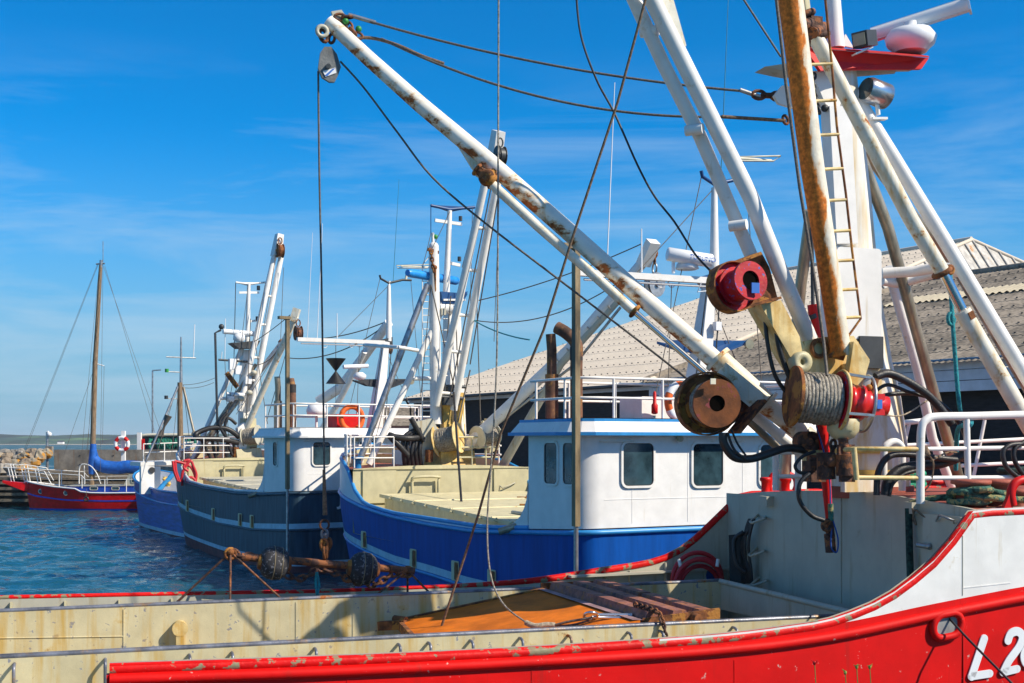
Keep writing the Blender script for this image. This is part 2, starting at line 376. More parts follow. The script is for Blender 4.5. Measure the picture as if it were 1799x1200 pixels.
b.inputs['Base Color'].default_value = (.008, .075, .11, 1); b.inputs['Roughness'].default_value = .06; b.inputs['IOR'].default_value = 1.33
t = n.nodes.new('ShaderNodeTexCoord'); prev = None
for sc, st, dist, stre in ((1.2, (1,1.5,1), .25, .6), (3.4, (1,1.8,1), .12, .7), (9, (1,1.6,1), .03, .6)):
    m_ = n.nodes.new('ShaderNodeMapping'); m_.inputs['Scale'].default_value = st; m_.inputs['Rotation'].default_value = (0,0,.25)
    z_ = n.nodes.new('ShaderNodeTexNoise'); z_.inputs['Scale'].default_value = sc; z_.inputs['Detail'].default_value = 4
    bp = n.nodes.new('ShaderNodeBump'); bp.inputs['Strength'].default_value = stre; bp.inputs['Distance'].default_value = dist
    n.links.new(t.outputs['Object'], m_.inputs[0]); n.links.new(m_.outputs[0], z_.inputs['Vector']); n.links.new(z_.outputs[0], bp.inputs['Height'])
    if prev: n.links.new(prev, bp.inputs['Normal'])
    prev = bp.outputs[0]
n.links.new(prev, b.inputs['Normal'])
# small whitecaps out on the open sound
sp = n.nodes.new('ShaderNodeSeparateXYZ'); n.links.new(t.outputs['Object'], sp.inputs[0])
mrr = n.nodes.new('ShaderNodeMapRange'); mrr.inputs['From Min'].default_value = 130; mrr.inputs['From Max'].default_value = 200; n.links.new(sp.outputs['Y'], mrr.inputs['Value'])
m_ = n.nodes.new('ShaderNodeMapping'); m_.inputs['Scale'].default_value = (.35,.028,1); z_ = n.nodes.new('ShaderNodeTexNoise'); z_.inputs['Scale'].default_value = 1; z_.inputs['Detail'].default_value = 4
n.links.new(t.outputs['Object'], m_.inputs[0]); n.links.new(m_.outputs[0], z_.inputs['Vector'])
r_ = n.nodes.new('ShaderNodeMapRange'); r_.inputs['From Min'].default_value = .64; r_.inputs['From Max'].default_value = .68; n.links.new(z_.outputs[0], r_.inputs['Value'])
mm = n.nodes.new('ShaderNodeMath'); mm.operation = 'MULTIPLY'; n.links.new(mrr.outputs[0], mm.inputs[0]); n.links.new(r_.outputs[0], mm.inputs[1])
far = n.nodes.new('ShaderNodeMix'); far.data_type = 'RGBA'; n.links.new(mrr.outputs[0], far.inputs['Factor']); far.inputs['A'].default_value = (.008,.075,.11,1); far.inputs['B'].default_value = (.03,.09,.10,1)
mc = n.nodes.new('ShaderNodeMix'); mc.data_type = 'RGBA'; n.links.new(mm.outputs[0], mc.inputs['Factor']); n.links.new(far.outputs['Result'], mc.inputs['A']); mc.inputs['B'].default_value = (.75,.8,.8,1)
n.links.new(mc.outputs['Result'], b.inputs['Base Color'])
rm = n.nodes.new('ShaderNodeMapRange'); rm.inputs['From Min'].default_value = 110; rm.inputs['From Max'].default_value = 260; rm.inputs['To Min'].default_value = .06; rm.inputs['To Max'].default_value = .45
n.links.new(sp.outputs['Y'], rm.inputs['Value']); n.links.new(rm.outputs[0], b.inputs['Roughness'])
obj('water', mb, wm, kind='structure', base=(0,0,0))

# far shore
HILLM = mat('wooded_hill_green', (.022,.055,.038), .95, var=.6, vscale=.02, stretch=(1,.3,2), chip=(.10,.19,.06), chipamt=.16, chipscale=.009, bump=0)
rows = []
xs = spaced(-2600, 2600, 10)
for j, (d, hf) in enumerate(((1600,0), (1604,.06), (1640,.35), (1720,.55), (1800,.8), (1900,1.0), (2100,.9), (2500,.3))):
    rows.append([V((x, d + 25*mnoise.noise(V((x*.004, j, 0))), (0 if hf == 0 else 1.0) + hf*(14.0 + 3.2*mnoise.noise(V((x*.0035, 3, 0))) + 1.2*mnoise.noise(V((x*.02, j*2.1, 5))) + (2.0*mnoise.noise(V((x*.11, j*3.3, 8))) if hf > .3 else 0)))) for x in xs])
mb = MB().sheet(rows, smooth=False); obj('hills', mb, HILLM, kind='structure')
mb = MB().sheet([[V((x, 1560+12*mnoise.noise(V((x*.01,0,0))), .35)) for x in xs], [V((x, 1625, 1.05)) for x in xs]])
obj('beach', mb, mat('pale_sand', (.62,.55,.45), .9), kind='structure')
# a few pale houses on the far shore
for i, (x, y) in enumerate(((107, 778), (275, 778.6))):
    p = px(x, y, 1595); h = thing('house', ['small white house on the far wooded shore, left of the yacht mast', 'small white house on the far shore above the breakwater lamp post'][i], 'house', (p.x, 1595, 1.0), 'houses on the far shore')
    c = V((p.x, 1595, 2.3)); mb = MB().box(c, 7, 6, 2.6); obj('wall', mb, WHCLEAN, h)
    mb = MB().prism([c+V((-3.6,-3.2,1.3)), c+V((-3.6,3.2,1.3)), c+V((-3.6,0,3))], (7.2,0,0)); obj('roof', mb, DARK, h)

# ------------------------------------------------------------------ quay and warehouse frame: a runs towards the camera along the eave, b away into the building
WF = Frame(-5.3, 65, .52, -.855, .855, .52)
mb = MB().prism([WF.P(-45,-5.5,3.0), WF.P(62,-5.5,3.0), WF.P(62,120,3.0), WF.P(-45,120,3.0)], (0,0,-5))
obj('quay', mb, CONC, kind='structure')
def corr_mat(name, col, col2, scale, rows_n, screw=(.05,.045,.04), stain=.5):
    m = bpy.data.materials.new(name); m.use_nodes = True; n = m.node_tree; b = n.nodes['Principled BSDF']; b.inputs['Roughness'].default_value = .85
    t = n.nodes.new('ShaderNodeTexCoord'); z1 = n.nodes.new('ShaderNodeTexNoise'); z1.inputs['Scale'].default_value = .35; z1.inputs['Detail'].default_value = 8
    z2 = n.nodes.new('ShaderNodeTexNoise'); z2.inputs['Scale'].default_value = 5; z2.inputs['Detail'].default_value = 8
    n.links.new(t.outputs['Object'], z1.inputs['Vector']); n.links.new(t.outputs['Object'], z2.inputs['Vector'])
    ad = n.nodes.new('ShaderNodeMath'); ad.operation = 'ADD'; n.links.new(z1.outputs[0], ad.inputs[0]); n.links.new(z2.outputs[0], ad.inputs[1])
    r = n.nodes.new('ShaderNodeMapRange'); r.inputs['From Min'].default_value = 1-stain*.5; r.inputs['From Max'].default_value = 1+stain*.5; n.links.new(ad.outputs[0], r.inputs['Value'])
    x = n.nodes.new('ShaderNodeMix'); x.data_type = 'RGBA'; x.inputs['A'].default_value = (*col, 1); x.inputs['B'].default_value = (*col2, 1); n.links.new(r.outputs[0], x.inputs['Factor'])
    n.links.new(x.outputs['Result'], b.inputs['Base Color']); return m
ROOFL = corr_mat('pale_fibre_cement_roof', (.70,.61,.49), (.58,.50,.40), 1, 1, stain=.5)
ROOFD = corr_mat('lichened_grey_roof', (.13,.11,.085), (.34,.285,.22), 1, 1, stain=.34)
ROOFY = corr_mat('cream_translucent_roof', (.62,.54,.38), (.50,.43,.31), 1, 1, stain=.5)
ZINC = mat('rust_edged_zinc_sheet', (.40,.39,.37), .5, .3, var=.2, rust=.2, rscale=1.2)
WBLK = mat('black_timber_cladding', (.018,.017,.020), .8, var=.3, vscale=3, stretch=(1,1,6), bump=.3)
FASC = mat('white_fascia_boards', (.58,.62,.68), .6, var=.06, dirt=.2)
def corrugated(o_, U, W_, nu, nw, a0, a1, w0f, w1f, rise, amp=.035, pitch=.177, step=1.25, nlap=.02):
    """roof sheet: a runs along the eave, w up the slope; ridges run up the slope; courses overlap"""
    mb = MB(); na = int(abs(a1-a0)/pitch*4)
    def pt(a, w_, lift=0): return o_ + U*a + W_*w_ + V((0,0,rise*w_)) + V((0,0,amp*math.sin(2*PI*a/pitch)+lift))
    return mb, pt, na
def roof_slope(name, parent, m, a0, a1, wtop, z0, rise, w_over=-.35, labels=None, hipf=None, step=1.35, pitch=.22):
    """one mesh: overlapping courses of corrugated sheet"""
    mb = MB(); w_ = w_over; k = 0
    while w_ < wtop:
        w2 = min(w_+step, wtop)
        top = []; bot = []
        n = int((a1-a0)/pitch*6)
        for i in range(n+1):
            a = a0+(a1-a0)*i/n; z = .014*math.sin(2*PI*a/pitch)
            lim = hipf(a) if hipf else 1e9
            wa = min(w_, lim); wb = min(w2+.08, lim) if w2 < wtop else min(w2, lim)
            bot.append(WF.P(a, wa, z0+rise*wa+z+.016)); top.append(WF.P(a, wb, z0+rise*wb+z+.0))
        low = [p-V((0,0,.016)) for p in bot]
        mb.sheet([low, bot], smooth=False); mb.sheet([bot, top], flip=False, smooth=True)
        w_ = w2; k += 1
    return obj(name, mb, m, parent)
def screws(parent, a0, a1, wtop, z0, rise, hipf=None, step=1.35, pitch=.22):
    mb = MB(); w_ = -.1
    up = V((0,0,1))
    while w_ < wtop:
        n = int((a1-a0)/(pitch*2))
        for i in range(n):
            a = a0 + pitch*2*i + pitch*.25
            if hipf and w_ > hipf(a)-.2: continue
            c = WF.P(a, w_, z0+rise*w_+.045)
            mb.box(c, .055, .04, .04, WF)
        w_ += step
    return obj('roof_screws', mb, DARK, parent, kind='stuff')
ze = EZ+2.3
A = thing('warehouse', 'large harbour warehouse with pale corrugated hipped roof and black walls, behind the blue boat', 'warehouse', WF.P(10, 5, 3.0), 'warehouses on the quay')
K1 = 20.3
hip = lambda a: 25.6 if a < 14.6 else max(-.35, 25.6*(K1-a)/(K1-14.6))
roof_slope('roof', A, ROOFL, 0, K1, 25.6, ze, .323, hipf=hip, step=1.6)
screws(A, 0, K1, 25.6, ze, .323, hip, step=1.6)
zr = ze+.323*25.6
mb = MB(); mb.prism([WF.P(14.6,25.6,zr), WF.P(K1,0,ze), WF.P(K1,51.2,ze)], (0,0,-.1))
for i in range(60):
    wq = .6+50*i/60; top = 25.6; f = 1-abs(wq-25.6)/25.6
    a_t = K1-(K1-14.6)*f
    mb.tube([WF.P(K1, wq, ze+.04), WF.P(a_t, wq, ze+.323*25.6*f+.04)], .07, 5)
obj('hip_roof', mb, ZINC, A)
mb = MB().prism([WF.P(0,25.6,zr), WF.P(14.6,25.6,zr), WF.P(K1,51.2,ze), WF.P(0,51.2,ze)], (0,0,-.1)); obj('rear_roof', mb, ROOFL, A)
mb = MB().tube([WF.P(-.05,25.6,zr+.05), WF.P(14.6,25.6,zr+.05)], .14, 8).tube([WF.P(14.6,25.6,zr+.03), WF.P(K1,0,ze+.05)], .10, 8).tube([WF.P(14.6,25.6,zr+.03), WF.P(K1,51.2,ze+.05)], .10, 8); obj('ridge_cap', mb, ROOFL, A)
mb = MB().box(WF.P(10.15,25.3,5.0-.1), 20.2, 50.2, 4.1, WF); obj('wall', mb, WBLK, A)
mb = MB().prism([WF.P(.05,.4,ze-.3), WF.P(.05,50.8,ze-.3), WF.P(.05,25.6,zr-.15)], WF.u*.15); obj('gable', mb, WBLK, A)
mb = MB().box(WF.P(K1/2,.02,ze-.22), K1+.2, .06, .26, WF); obj('fascia', mb, FASC, A)
mb = MB().tube([WF.P(-.2,-.38,ze-.16), WF.P(K1,-.38,ze-.16)], .07, 8).tube([WF.P(.25,-.38,ze-.16), WF.P(.25,-.1,ze-.6), WF.P(.25,.1,3.1)], .05, 8); obj('gutter', mb, DARK, A)

Bw = thing('warehouse', 'low warehouse with dark lichened corrugated roof and blue-white fascia boards, behind the red boat', 'warehouse', WF.P(40, 5, 3.0), 'warehouses on the quay')
K2 = 60; WR = 14.5
BR0 = WF.P
roof_slope('roof', Bw, ROOFD, K1+.02, K2, WR, ze+.02, .323, step=1.35)
# a cream course of newer sheets two thirds up
def stripm(w0, w1):
    mb = MB(); n = int((K2-K1-3)/.30*6); lo = []; hi = []
    for i in range(n+1):
        a = K1+3+(K2-K1-3)*i/n; z = .035*math.sin(2*PI*a/.30)
        lo.append(WF.P(a, w0, ze+.02+.323*w0+z+.065)); hi.append(WF.P(a, w1, ze+.02+.323*w1+z+.065))
    mb.sheet([lo, hi]); return mb
obj('roof_strip', stripm(9.2, 10.4), ROOFY, Bw, label='cream coloured course of newer roof sheets')
screws(Bw, K1+.02, K2, WR, ze+.02, .323)
z2 = ze+.02+.323*WR
mb = MB().prism([WF.P(K1+.02,WR,z2), WF.P(K2,WR,z2), WF.P(K2,2*WR,ze), WF.P(K1+.02,2*WR,ze)], (0,0,-.1)); obj('rear_roof', mb, ROOFD, Bw)
mb = MB().tube([WF.P(K1,WR,z2+.06), WF.P(K2,WR,z2+.06)], .13, 8).beam(WF.P(K1-.03,-.3,ze+.0), WF.P(K1-.03,WR,z2+.06), .12, .2); obj('ridge_cap', mb, ROOFD, Bw)
mb = MB()
for i in range(3): mb.box(WF.P((K1+K2)/2, .02+.004*i, ze-.12-.31*i), K2-K1+.1, .06, .29, WF)
obj('fascia', mb, FASC, Bw)
mb = MB().box(WF.P((K1+K2)/2+.1, WR+.3, 5.0-.2), K2-K1-.3, 2*WR-.4, 3.8, WF); obj('wall', mb, WBLK, Bw)
mb = MB().tube([WF.P(K1,-.10,ze-.0), WF.P(K2,-.10,ze-.0)], .05, 8); obj('gutter', mb, mat('blue_grey_gutter', (.10,.19,.28), .5), Bw)
for i, a in enumerate((24.5, 31.5, 38.0, 44.0)):
    c = WF.P(a, .02, 4.6); mb = MB().box(c, 1.1, .1, 1.2, WF); f = obj('window', mb, DARK, Bw); mb = MB().box(c-WF.r*.07, .9, .04, 1.0, WF); obj('pane', mb, GLASS, f)
# low grey shed far behind the navy boat
sh = thing('shed', 'low shed with pinkish wall at the far quay end, left of the warehouse', 'shed', px(728, 775, 84).xy.to_3d()+V((0,0,3)))
c = px(722, 745, 84); mb = MB().box(V((c.x+1, 86, 4.2)), 6.5, 5, 3.0); obj('wall', mb, mat('pinkish_wall', (.45,.27,.27), .7), sh)
mb = MB().prism([V((c.x-2.5,83.2,5.72)), V((c.x-2.5,89,5.72)), V((c.x-2.5,86,7.0))], (7.4,0,0)); obj('roof', mb, ROOFD, sh)

# ------------------------------------------------------------------ breakwater, sea wall, pier
xL = px(95, 790, 97).x
zt = px(0, 790, 97).z
mb = MB()
mb.prism([V((xL,97,zt)), V((xL+38,97,zt)), V((xL+38,98.2,zt)), V((xL,98.2,zt))], (0,0,-4.5))
sw = thing('sea_wall', 'stained concrete breakwater wall behind the red yacht', 'sea wall', (xL+5, 97.5, 0))
obj('wall', mb, CONC, sw)
mb = MB()
for i in range(9):
    x = xL+2.0+i*2.6
    for z in (zt-.45, zt-1.15): mb.tube([V((x,96.96,z)), V((x,97.02,z))], .05, 8)
obj('tie_holes', mb, DARK, sw)
mb = MB().prism([V((xL-34,96,1.6)), V((xL+38,96,1.6)), V((xL+38,99,1.6)), V((xL-34,99,1.6))], (0,0,-3)); obj('breakwater_core', mb, CONC, kind='structure')
rockm = [mat('grey_rock', (.30,.27,.23), .9, var=.3, vscale=3, bump=.6, bscale=8), mat('lichen_orange_rock', (.31,.27,.20), .9, var=.3, vscale=3, chip=(.42,.20,.03), chipamt=.24, chipscale=1.6, bump=.6, bscale=8), mat('brown_rock', (.24,.19,.14), .9, var=.3, vscale=3, bump=.6, bscale=8)]
rl = [('grey boulder in the breakwater rock pile left of the concrete wall', 'rock'), ('boulder with bright orange lichen in the breakwater rock pile', 'rock'), ('brown boulder in the breakwater rock pile left of the concrete wall', 'rock')]
rg = ['grey breakwater boulders', 'lichen covered breakwater boulders', 'brown breakwater boulders']
random.seed(3)
for row, (zz, yy, n_) in enumerate(((2.62, 93.2, 15), (3.02, 94.3, 15), (3.42, 95.4, 15), (3.72, 96.6, 14))):
    for i in range(n_):
        x = xL-.5 - (i+random.uniform(-.25,.25))*.62*(1.15 if row < 2 else 1)
        r = random.uniform(.42,.62); k = 1 if random.random() < (.3+.25*max(0, 1-(xL-x)/4)) else random.choice((0,0,2))
        mb = MB().ball(V((0,0,0)), 1, n=10)
        sd = random.uniform(0,99); sc = (random.uniform(.8,1.25), random.uniform(.8,1.2), random.uniform(.65,.9))
        c = V((x, yy+random.uniform(-.3,.3), zz+random.uniform(-.12,.12)))
        for q in range(len(mb.v)):
            v = mb.v[q]; d = 1+.55*mnoise.noise(v*1.2+V((sd,0,0)))+.2*mnoise.noise(v*3.2+V((0,sd,0)))
            f = min(d, 1.08); mb.v[q] = c + V((v.x*sc[0], v.y*sc[1], v.z*sc[2]))*f*r
        mb.sm = [False]*len(mb.sm)
        obj('rock', mb, rockm[k], label=rl[k][0], cat='rock', group=rg[k])
# timber pier
pier = thing('pier', 'weathered timber pier behind the red yacht at the left edge', 'pier', (xL-3, 89, 0))
mb = MB()
mb.box(V((xL-2, 92.2, 2.05)), 60, 7.4, .18)
obj('deck', mb, WOODP, pier)
for z in (1.75, 1.35, .95, .52):
    mb = MB().box(V((xL-2, 88.4, z)), 60, .14, .20); obj('rail_timber', mb, WOODP, pier)
for i in range(11):
    x = xL-20+i*4.4; mb = MB().tube([V((x,88.7,-1)), V((x,88.7,1.9))], .16, 10); obj('pile', mb, WOODP, pier)
mb = MB().box(V((xL-2, 95.6, 1.0)), 60, .3, 2.1); obj('backing_wall', mb, DARK, pier)
mb = MB().box(V((xL-6.5,95.3,2.35)), 16, .6, .4).box(V((xL+9,91.5,2.25)), 18, 3, .55); obj('kerb_timber', mb, WOODP, pier)

def lifebuoy(c, ax, R, r, m, band, parent_label, group=None, upref=None):
    t = thing('lifebuoy', parent_label, 'lifebuoy', c, group)
    mb = MB().torus(c, ax, R, r, 36, 12); obj('ring', mb, m, t)
    for a in (PI*.25, PI*.75, PI*1.25, PI*1.75):
        mb = MB().torus(c, ax, R, r*1.06, 28, 12, a0=a-.34, a1=a+.34); obj('band', mb, band, t)
    return t
lb = px(214, 780, 90)
p = thing('lifebuoy_post', 'white post with a cross bar carrying the red and white lifebuoy', 'post', (px(217,780,90.3).x, 90.3, 2.1))
mb = MB().beam(px(217,757,90.3), V((px(217,757,90.3).x, 90.3, 2.1)), .26, .26); obj('post', mb, WHCLEAN, p)
mb = MB().beam(px(205,777,90.25), px(222,777,90.25), .14, .12); obj('cross_bar', mb, WHCLEAN, p)
lifebuoy(lb, V((0,-1,0)), .46, .13, WPL, REDP, 'red and white lifebuoy hanging on the white post by the sea wall')
x = px(245,760,98.9).x
mb = MB().beam(V((x,98.9,2)), V((x,98.9,px(0,760,98.9).z)), .3, .3); po = thing('post', 'plain white post behind the sea wall right of the lifebuoy', 'post', (x,98.9,2)); obj('post_body', mb, WHCLEAN, po)
mb = MB().beam(V((x+.3,98.9,3.6)), V((x+.3,98.9,px(0,771,98.9).z)), .12, .2); obj('red_marker', mb, REDP, po)
# lamps
def lamp_post(x, y0, D, arm, label, R_=.07, z0=3.0):
    top = px(x, y0, D); t = thing('street_lamp', label, 'street lamp', (top.x, D, z0), None)
    mb = MB().tube([V((top.x,D,z0)), top], [R_*1.3, R_], 10); obj('pole', mb, STEEL, t)
    mb = MB().beam(top, top+V((arm,0,.05)), .18, .10); obj('lamp_head', mb, STEEL if arm > .3 else WPL, t); return t
lamp_post(268, 651, 112, .75, 'tall slim street lamp with flat head right of the lifebuoy')
t = lamp_post(83, 759, 100, .1, 'short grey breakwater light with white globe left of the yacht mast', .10, 2.0)
obj('globe', MB().ball(px(86.5,763,99.9), .2), WPL, t)
obj('base_box', MB().box(px(87,793,99.7), .5,.4,.8), CONC, t)
# net container on the quay head
t = thing('net_container', 'dark skip heaped with green netting on the pier right of the lifebuoy', 'skip', px(300,790,100).xy.to_3d()+V((0,0,2)))
c = px(305, 788, 101); mb = MB().box(V((c.x,101,3.6)), 4.6, 2.2, 3.0); obj('skip_body', mb, DARK, t)
mb = MB()
for i in range(26):
    a = V((c.x-1.7+3.9*random.random(), 99.85, 4.0)); mb.tube(smooth_path([a, a+V((random.uniform(-.3,.3),-.12,.5)), a+V((random.uniform(-.3,.3),.1,.95))],4), .11, 6)
obj('netting', mb, mat('green_net', (.02,.20,.13), .9, var=.5, vscale=8, bump=.8), t)
mb = MB().tube(smooth_path([V((c.x-2.4,99.9,4.7)), V((c.x-2.1,99.8,5.15)), V((c.x,99.8,5.2)), V((c.x+2.4,99.8,5.2))]), .12, 8); obj('cover_roll', mb, PLAST, t)
# ------------------------------------------------------------------ fishing boats
def plan(B, L):
    pts = [(0,0),(0,B*.5),(0,B-.5)] + [(.5-.5*math.cos(a), B-.5+.5*math.sin(a)) for a in (.35,.75,1.15)] + [(.5,B),(1.6,B),(2.4,B),(4,B),(6,B),(8,B),(10,B),(11.5,B*.995),(12.6,B*.985),(13.4,B*.97),(14.2,B*.945),(15,B*.90),(15.9,B*.82),(16.8,B*.70),(17.7,B*.54),(18.6,B*.31),(L,0)]
    full = [(s,-h) for s, h in pts] + [(s,h) for s, h in pts[-2:0:-1]] 
    return full
def dense(ct, mx_=.7):
    o = []
    n = len(ct)
    for i in range(n):
        a, b = ct[i], ct[(i+1) % n]; L = math.hypot(b[0]-a[0], b[1]-a[1]); k = max(1, int(L/mx_+.5))
        for j in range(k): o.append((a[0]+(b[0]-a[0])*j/k, a[1]+(b[1]-a[1])*j/k))
    return o
def off(ct, i, d):
    a = ct[(i-1) % len(ct)]; b = ct[(i+1) % len(ct)]; tx, ty = b[0]-a[0], b[1]-a[1]; l = math.hypot(tx, ty) or 1
    # contour runs stern -> port(-t) -> bow -> starboard: outward normal is (-ty?, ...)
    nx, ny = ty/l, -tx/l
    p = ct[i]; return (p[0]+nx*d, p[1]+ny*d)
class Hull:
    def __init__(s, fr, B, L, zk, zc, s0=0.0, wf=None):
        s.fr = fr; s.B = B; s.L = L; s.zk = zk; s.zc = zc; s.s0 = s0
        pl = plan(B, L-s0)
        if wf: i = max(k for k in range(len(pl)//2) if pl[k][0] < wf); j = len(pl)-i; pl = pl[:i+1]+[(wf,-B)]+pl[i+1:j]+[(wf,B)]+pl[j:]
        s.ct = [(a+s0, t) for a, t in dense(pl)]
    def pt(s, i, z, d=0):
        a, t = off(s.ct, i, d) if d else s.ct[i]
        f = max(0, min(1, (a-s.s0-8)/7)); zz = max(0, 1-max(z, -.5)/2.8)
        k = 1-.16*f*zz**1.3
        return s.fr.P(a - max(0, a-s.s0-15)*zz*.35, t*k, z)
    def skin(s, zlo, zhi, n=5, d=0, cond=None, flip=False):
        mb = MB(); N = len(s.ct); runs = []; cur = []
        idx = list(range(N))+[0]
        for i in idx:
            a, t = s.ct[i]
            if cond is None or cond(a, t): cur.append(i)
            elif cur: runs.append(cur); cur = []
        if cur: runs.append(cur)
        for r in runs:
            if len(r) < 2: continue
            rows = []
            for j in range(n+1):
                rows.append([s.pt(i, zlo(s.ct[i][0]) + (zhi(s.ct[i][0])-zlo(s.ct[i][0]))*j/n, d) for i in r])
            mb.sheet(rows, flip=flip)
        return mb
    def line(s, zf, d=0, cond=None):
        N = len(s.ct); runs = []; cur = []
        for i in list(range(N))+[0]:
            a, t = s.ct[i]
            if cond is None or cond(a, t): cur.append(s.pt(i, zf(a), d))
            elif cur: runs.append(cur); cur = []
        if cur: runs.append(cur)
        return runs
    def slab(s, z, s_from=-99, s_to=99, d=-.03, th=.03, camber=0):
        pts = []
        for i in range(len(s.ct)):
            a, t = off(s.ct, i, d)
            a2 = max(s_from, min(s_to, a))
            if a < s_from - 1.5 or a > s_to+1.5: continue
            pts.append((a2, t))
        # build as strips across
        mb = MB(); port = [p for p in pts if p[1] <= 0]; port.sort()
        rows = []
        for a, t in port:
            rows.append([s.fr.P(a, t*(1-2*k/8), z + camber*(1-(1-2*k/8)**2)) for k in range(9)])
        mb.sheet(rows); return mb
def strip(h, za, zb, d, m, name, parent, cond=None, label=None):
    mb = h.skin(za, zb, 1, d, cond); return obj(name, mb, m, parent, label)
def rails(path, zs, zbase, post_step, r, m, parent, rp=None, name='railing', posts=None):
    """railing: horizontal pipes at heights zs over base, posts down to base"""
    mb = MB()
    for z in zs: mb.tube([V((p.x, p.y, p.z+z)) for p in path], r, 8)
    for p in (posts or resample(path, post_step)): mb.tube([p, V((p.x, p.y, p.z+zs[0]))], rp or r, 8)
    return obj(name, mb, m, parent)
def tubes(parent, name, L, f, m, n=10, label=None):
    res = []
    for pts, r in L:
        mb = MB().tube([f(*p) for p in pts], r, n); res.append(obj(name, mb, m, parent, label))
    return res
def winch(parent, c, ax, R, L, rf=.62, fm=CREAM, cm=CABLEL, turns=12, name='winch', hole=.0, core=None, fm2=None, layers=1):
    ax = V(ax).normalized(); c = V(c); mb = MB()
    mb.disc(c+ax*L/2, ax, R, .035, 32, hole=hole); mb.disc(c-ax*L/2, ax, R, .035, 32)
    mb.lathe(c, ax, [(-L/2, R*.35), (L/2, R*.35)], 16)
    mb.torus(c+ax*L/2, ax, R, .018, 32, 6).torus(c-ax*L/2, ax, R, .018, 32, 6)
    w = obj(name, mb, fm, parent)
    r = L/turns*.5
    mb = MB().tube(helix(c, ax, R*rf, L-.06, r*1.05, turns), r*1.05, 6); obj('cable_winding', mb, cm, w)
    return w
def block(name, parent, top, size, axis, m=DARK, label=None, cat=None):
    mb = MB(); c = top - V((0,0,size*.75)); x, y, d = basis(V(axis))
    for s_ in (-1, 1):
        o_ = c + d*s_*size*.16
        pts = [o_ + x*size*.32*math.cos(a)+y*size*.42*math.sin(a) for a in [2*PI*i/16 for i in range(16)]]
        mb.prism(pts, d*.02*s_)
    mb.disc(c, d, size*.34, size*.2, 20); mb.disc(c, d, size*.08, size*.5, 10)
    mb.torus(top - V((0,0,size*.18)), x, size*.12, size*.035, 12, 6, 1.6)
    return obj(name, mb, m, parent, label)

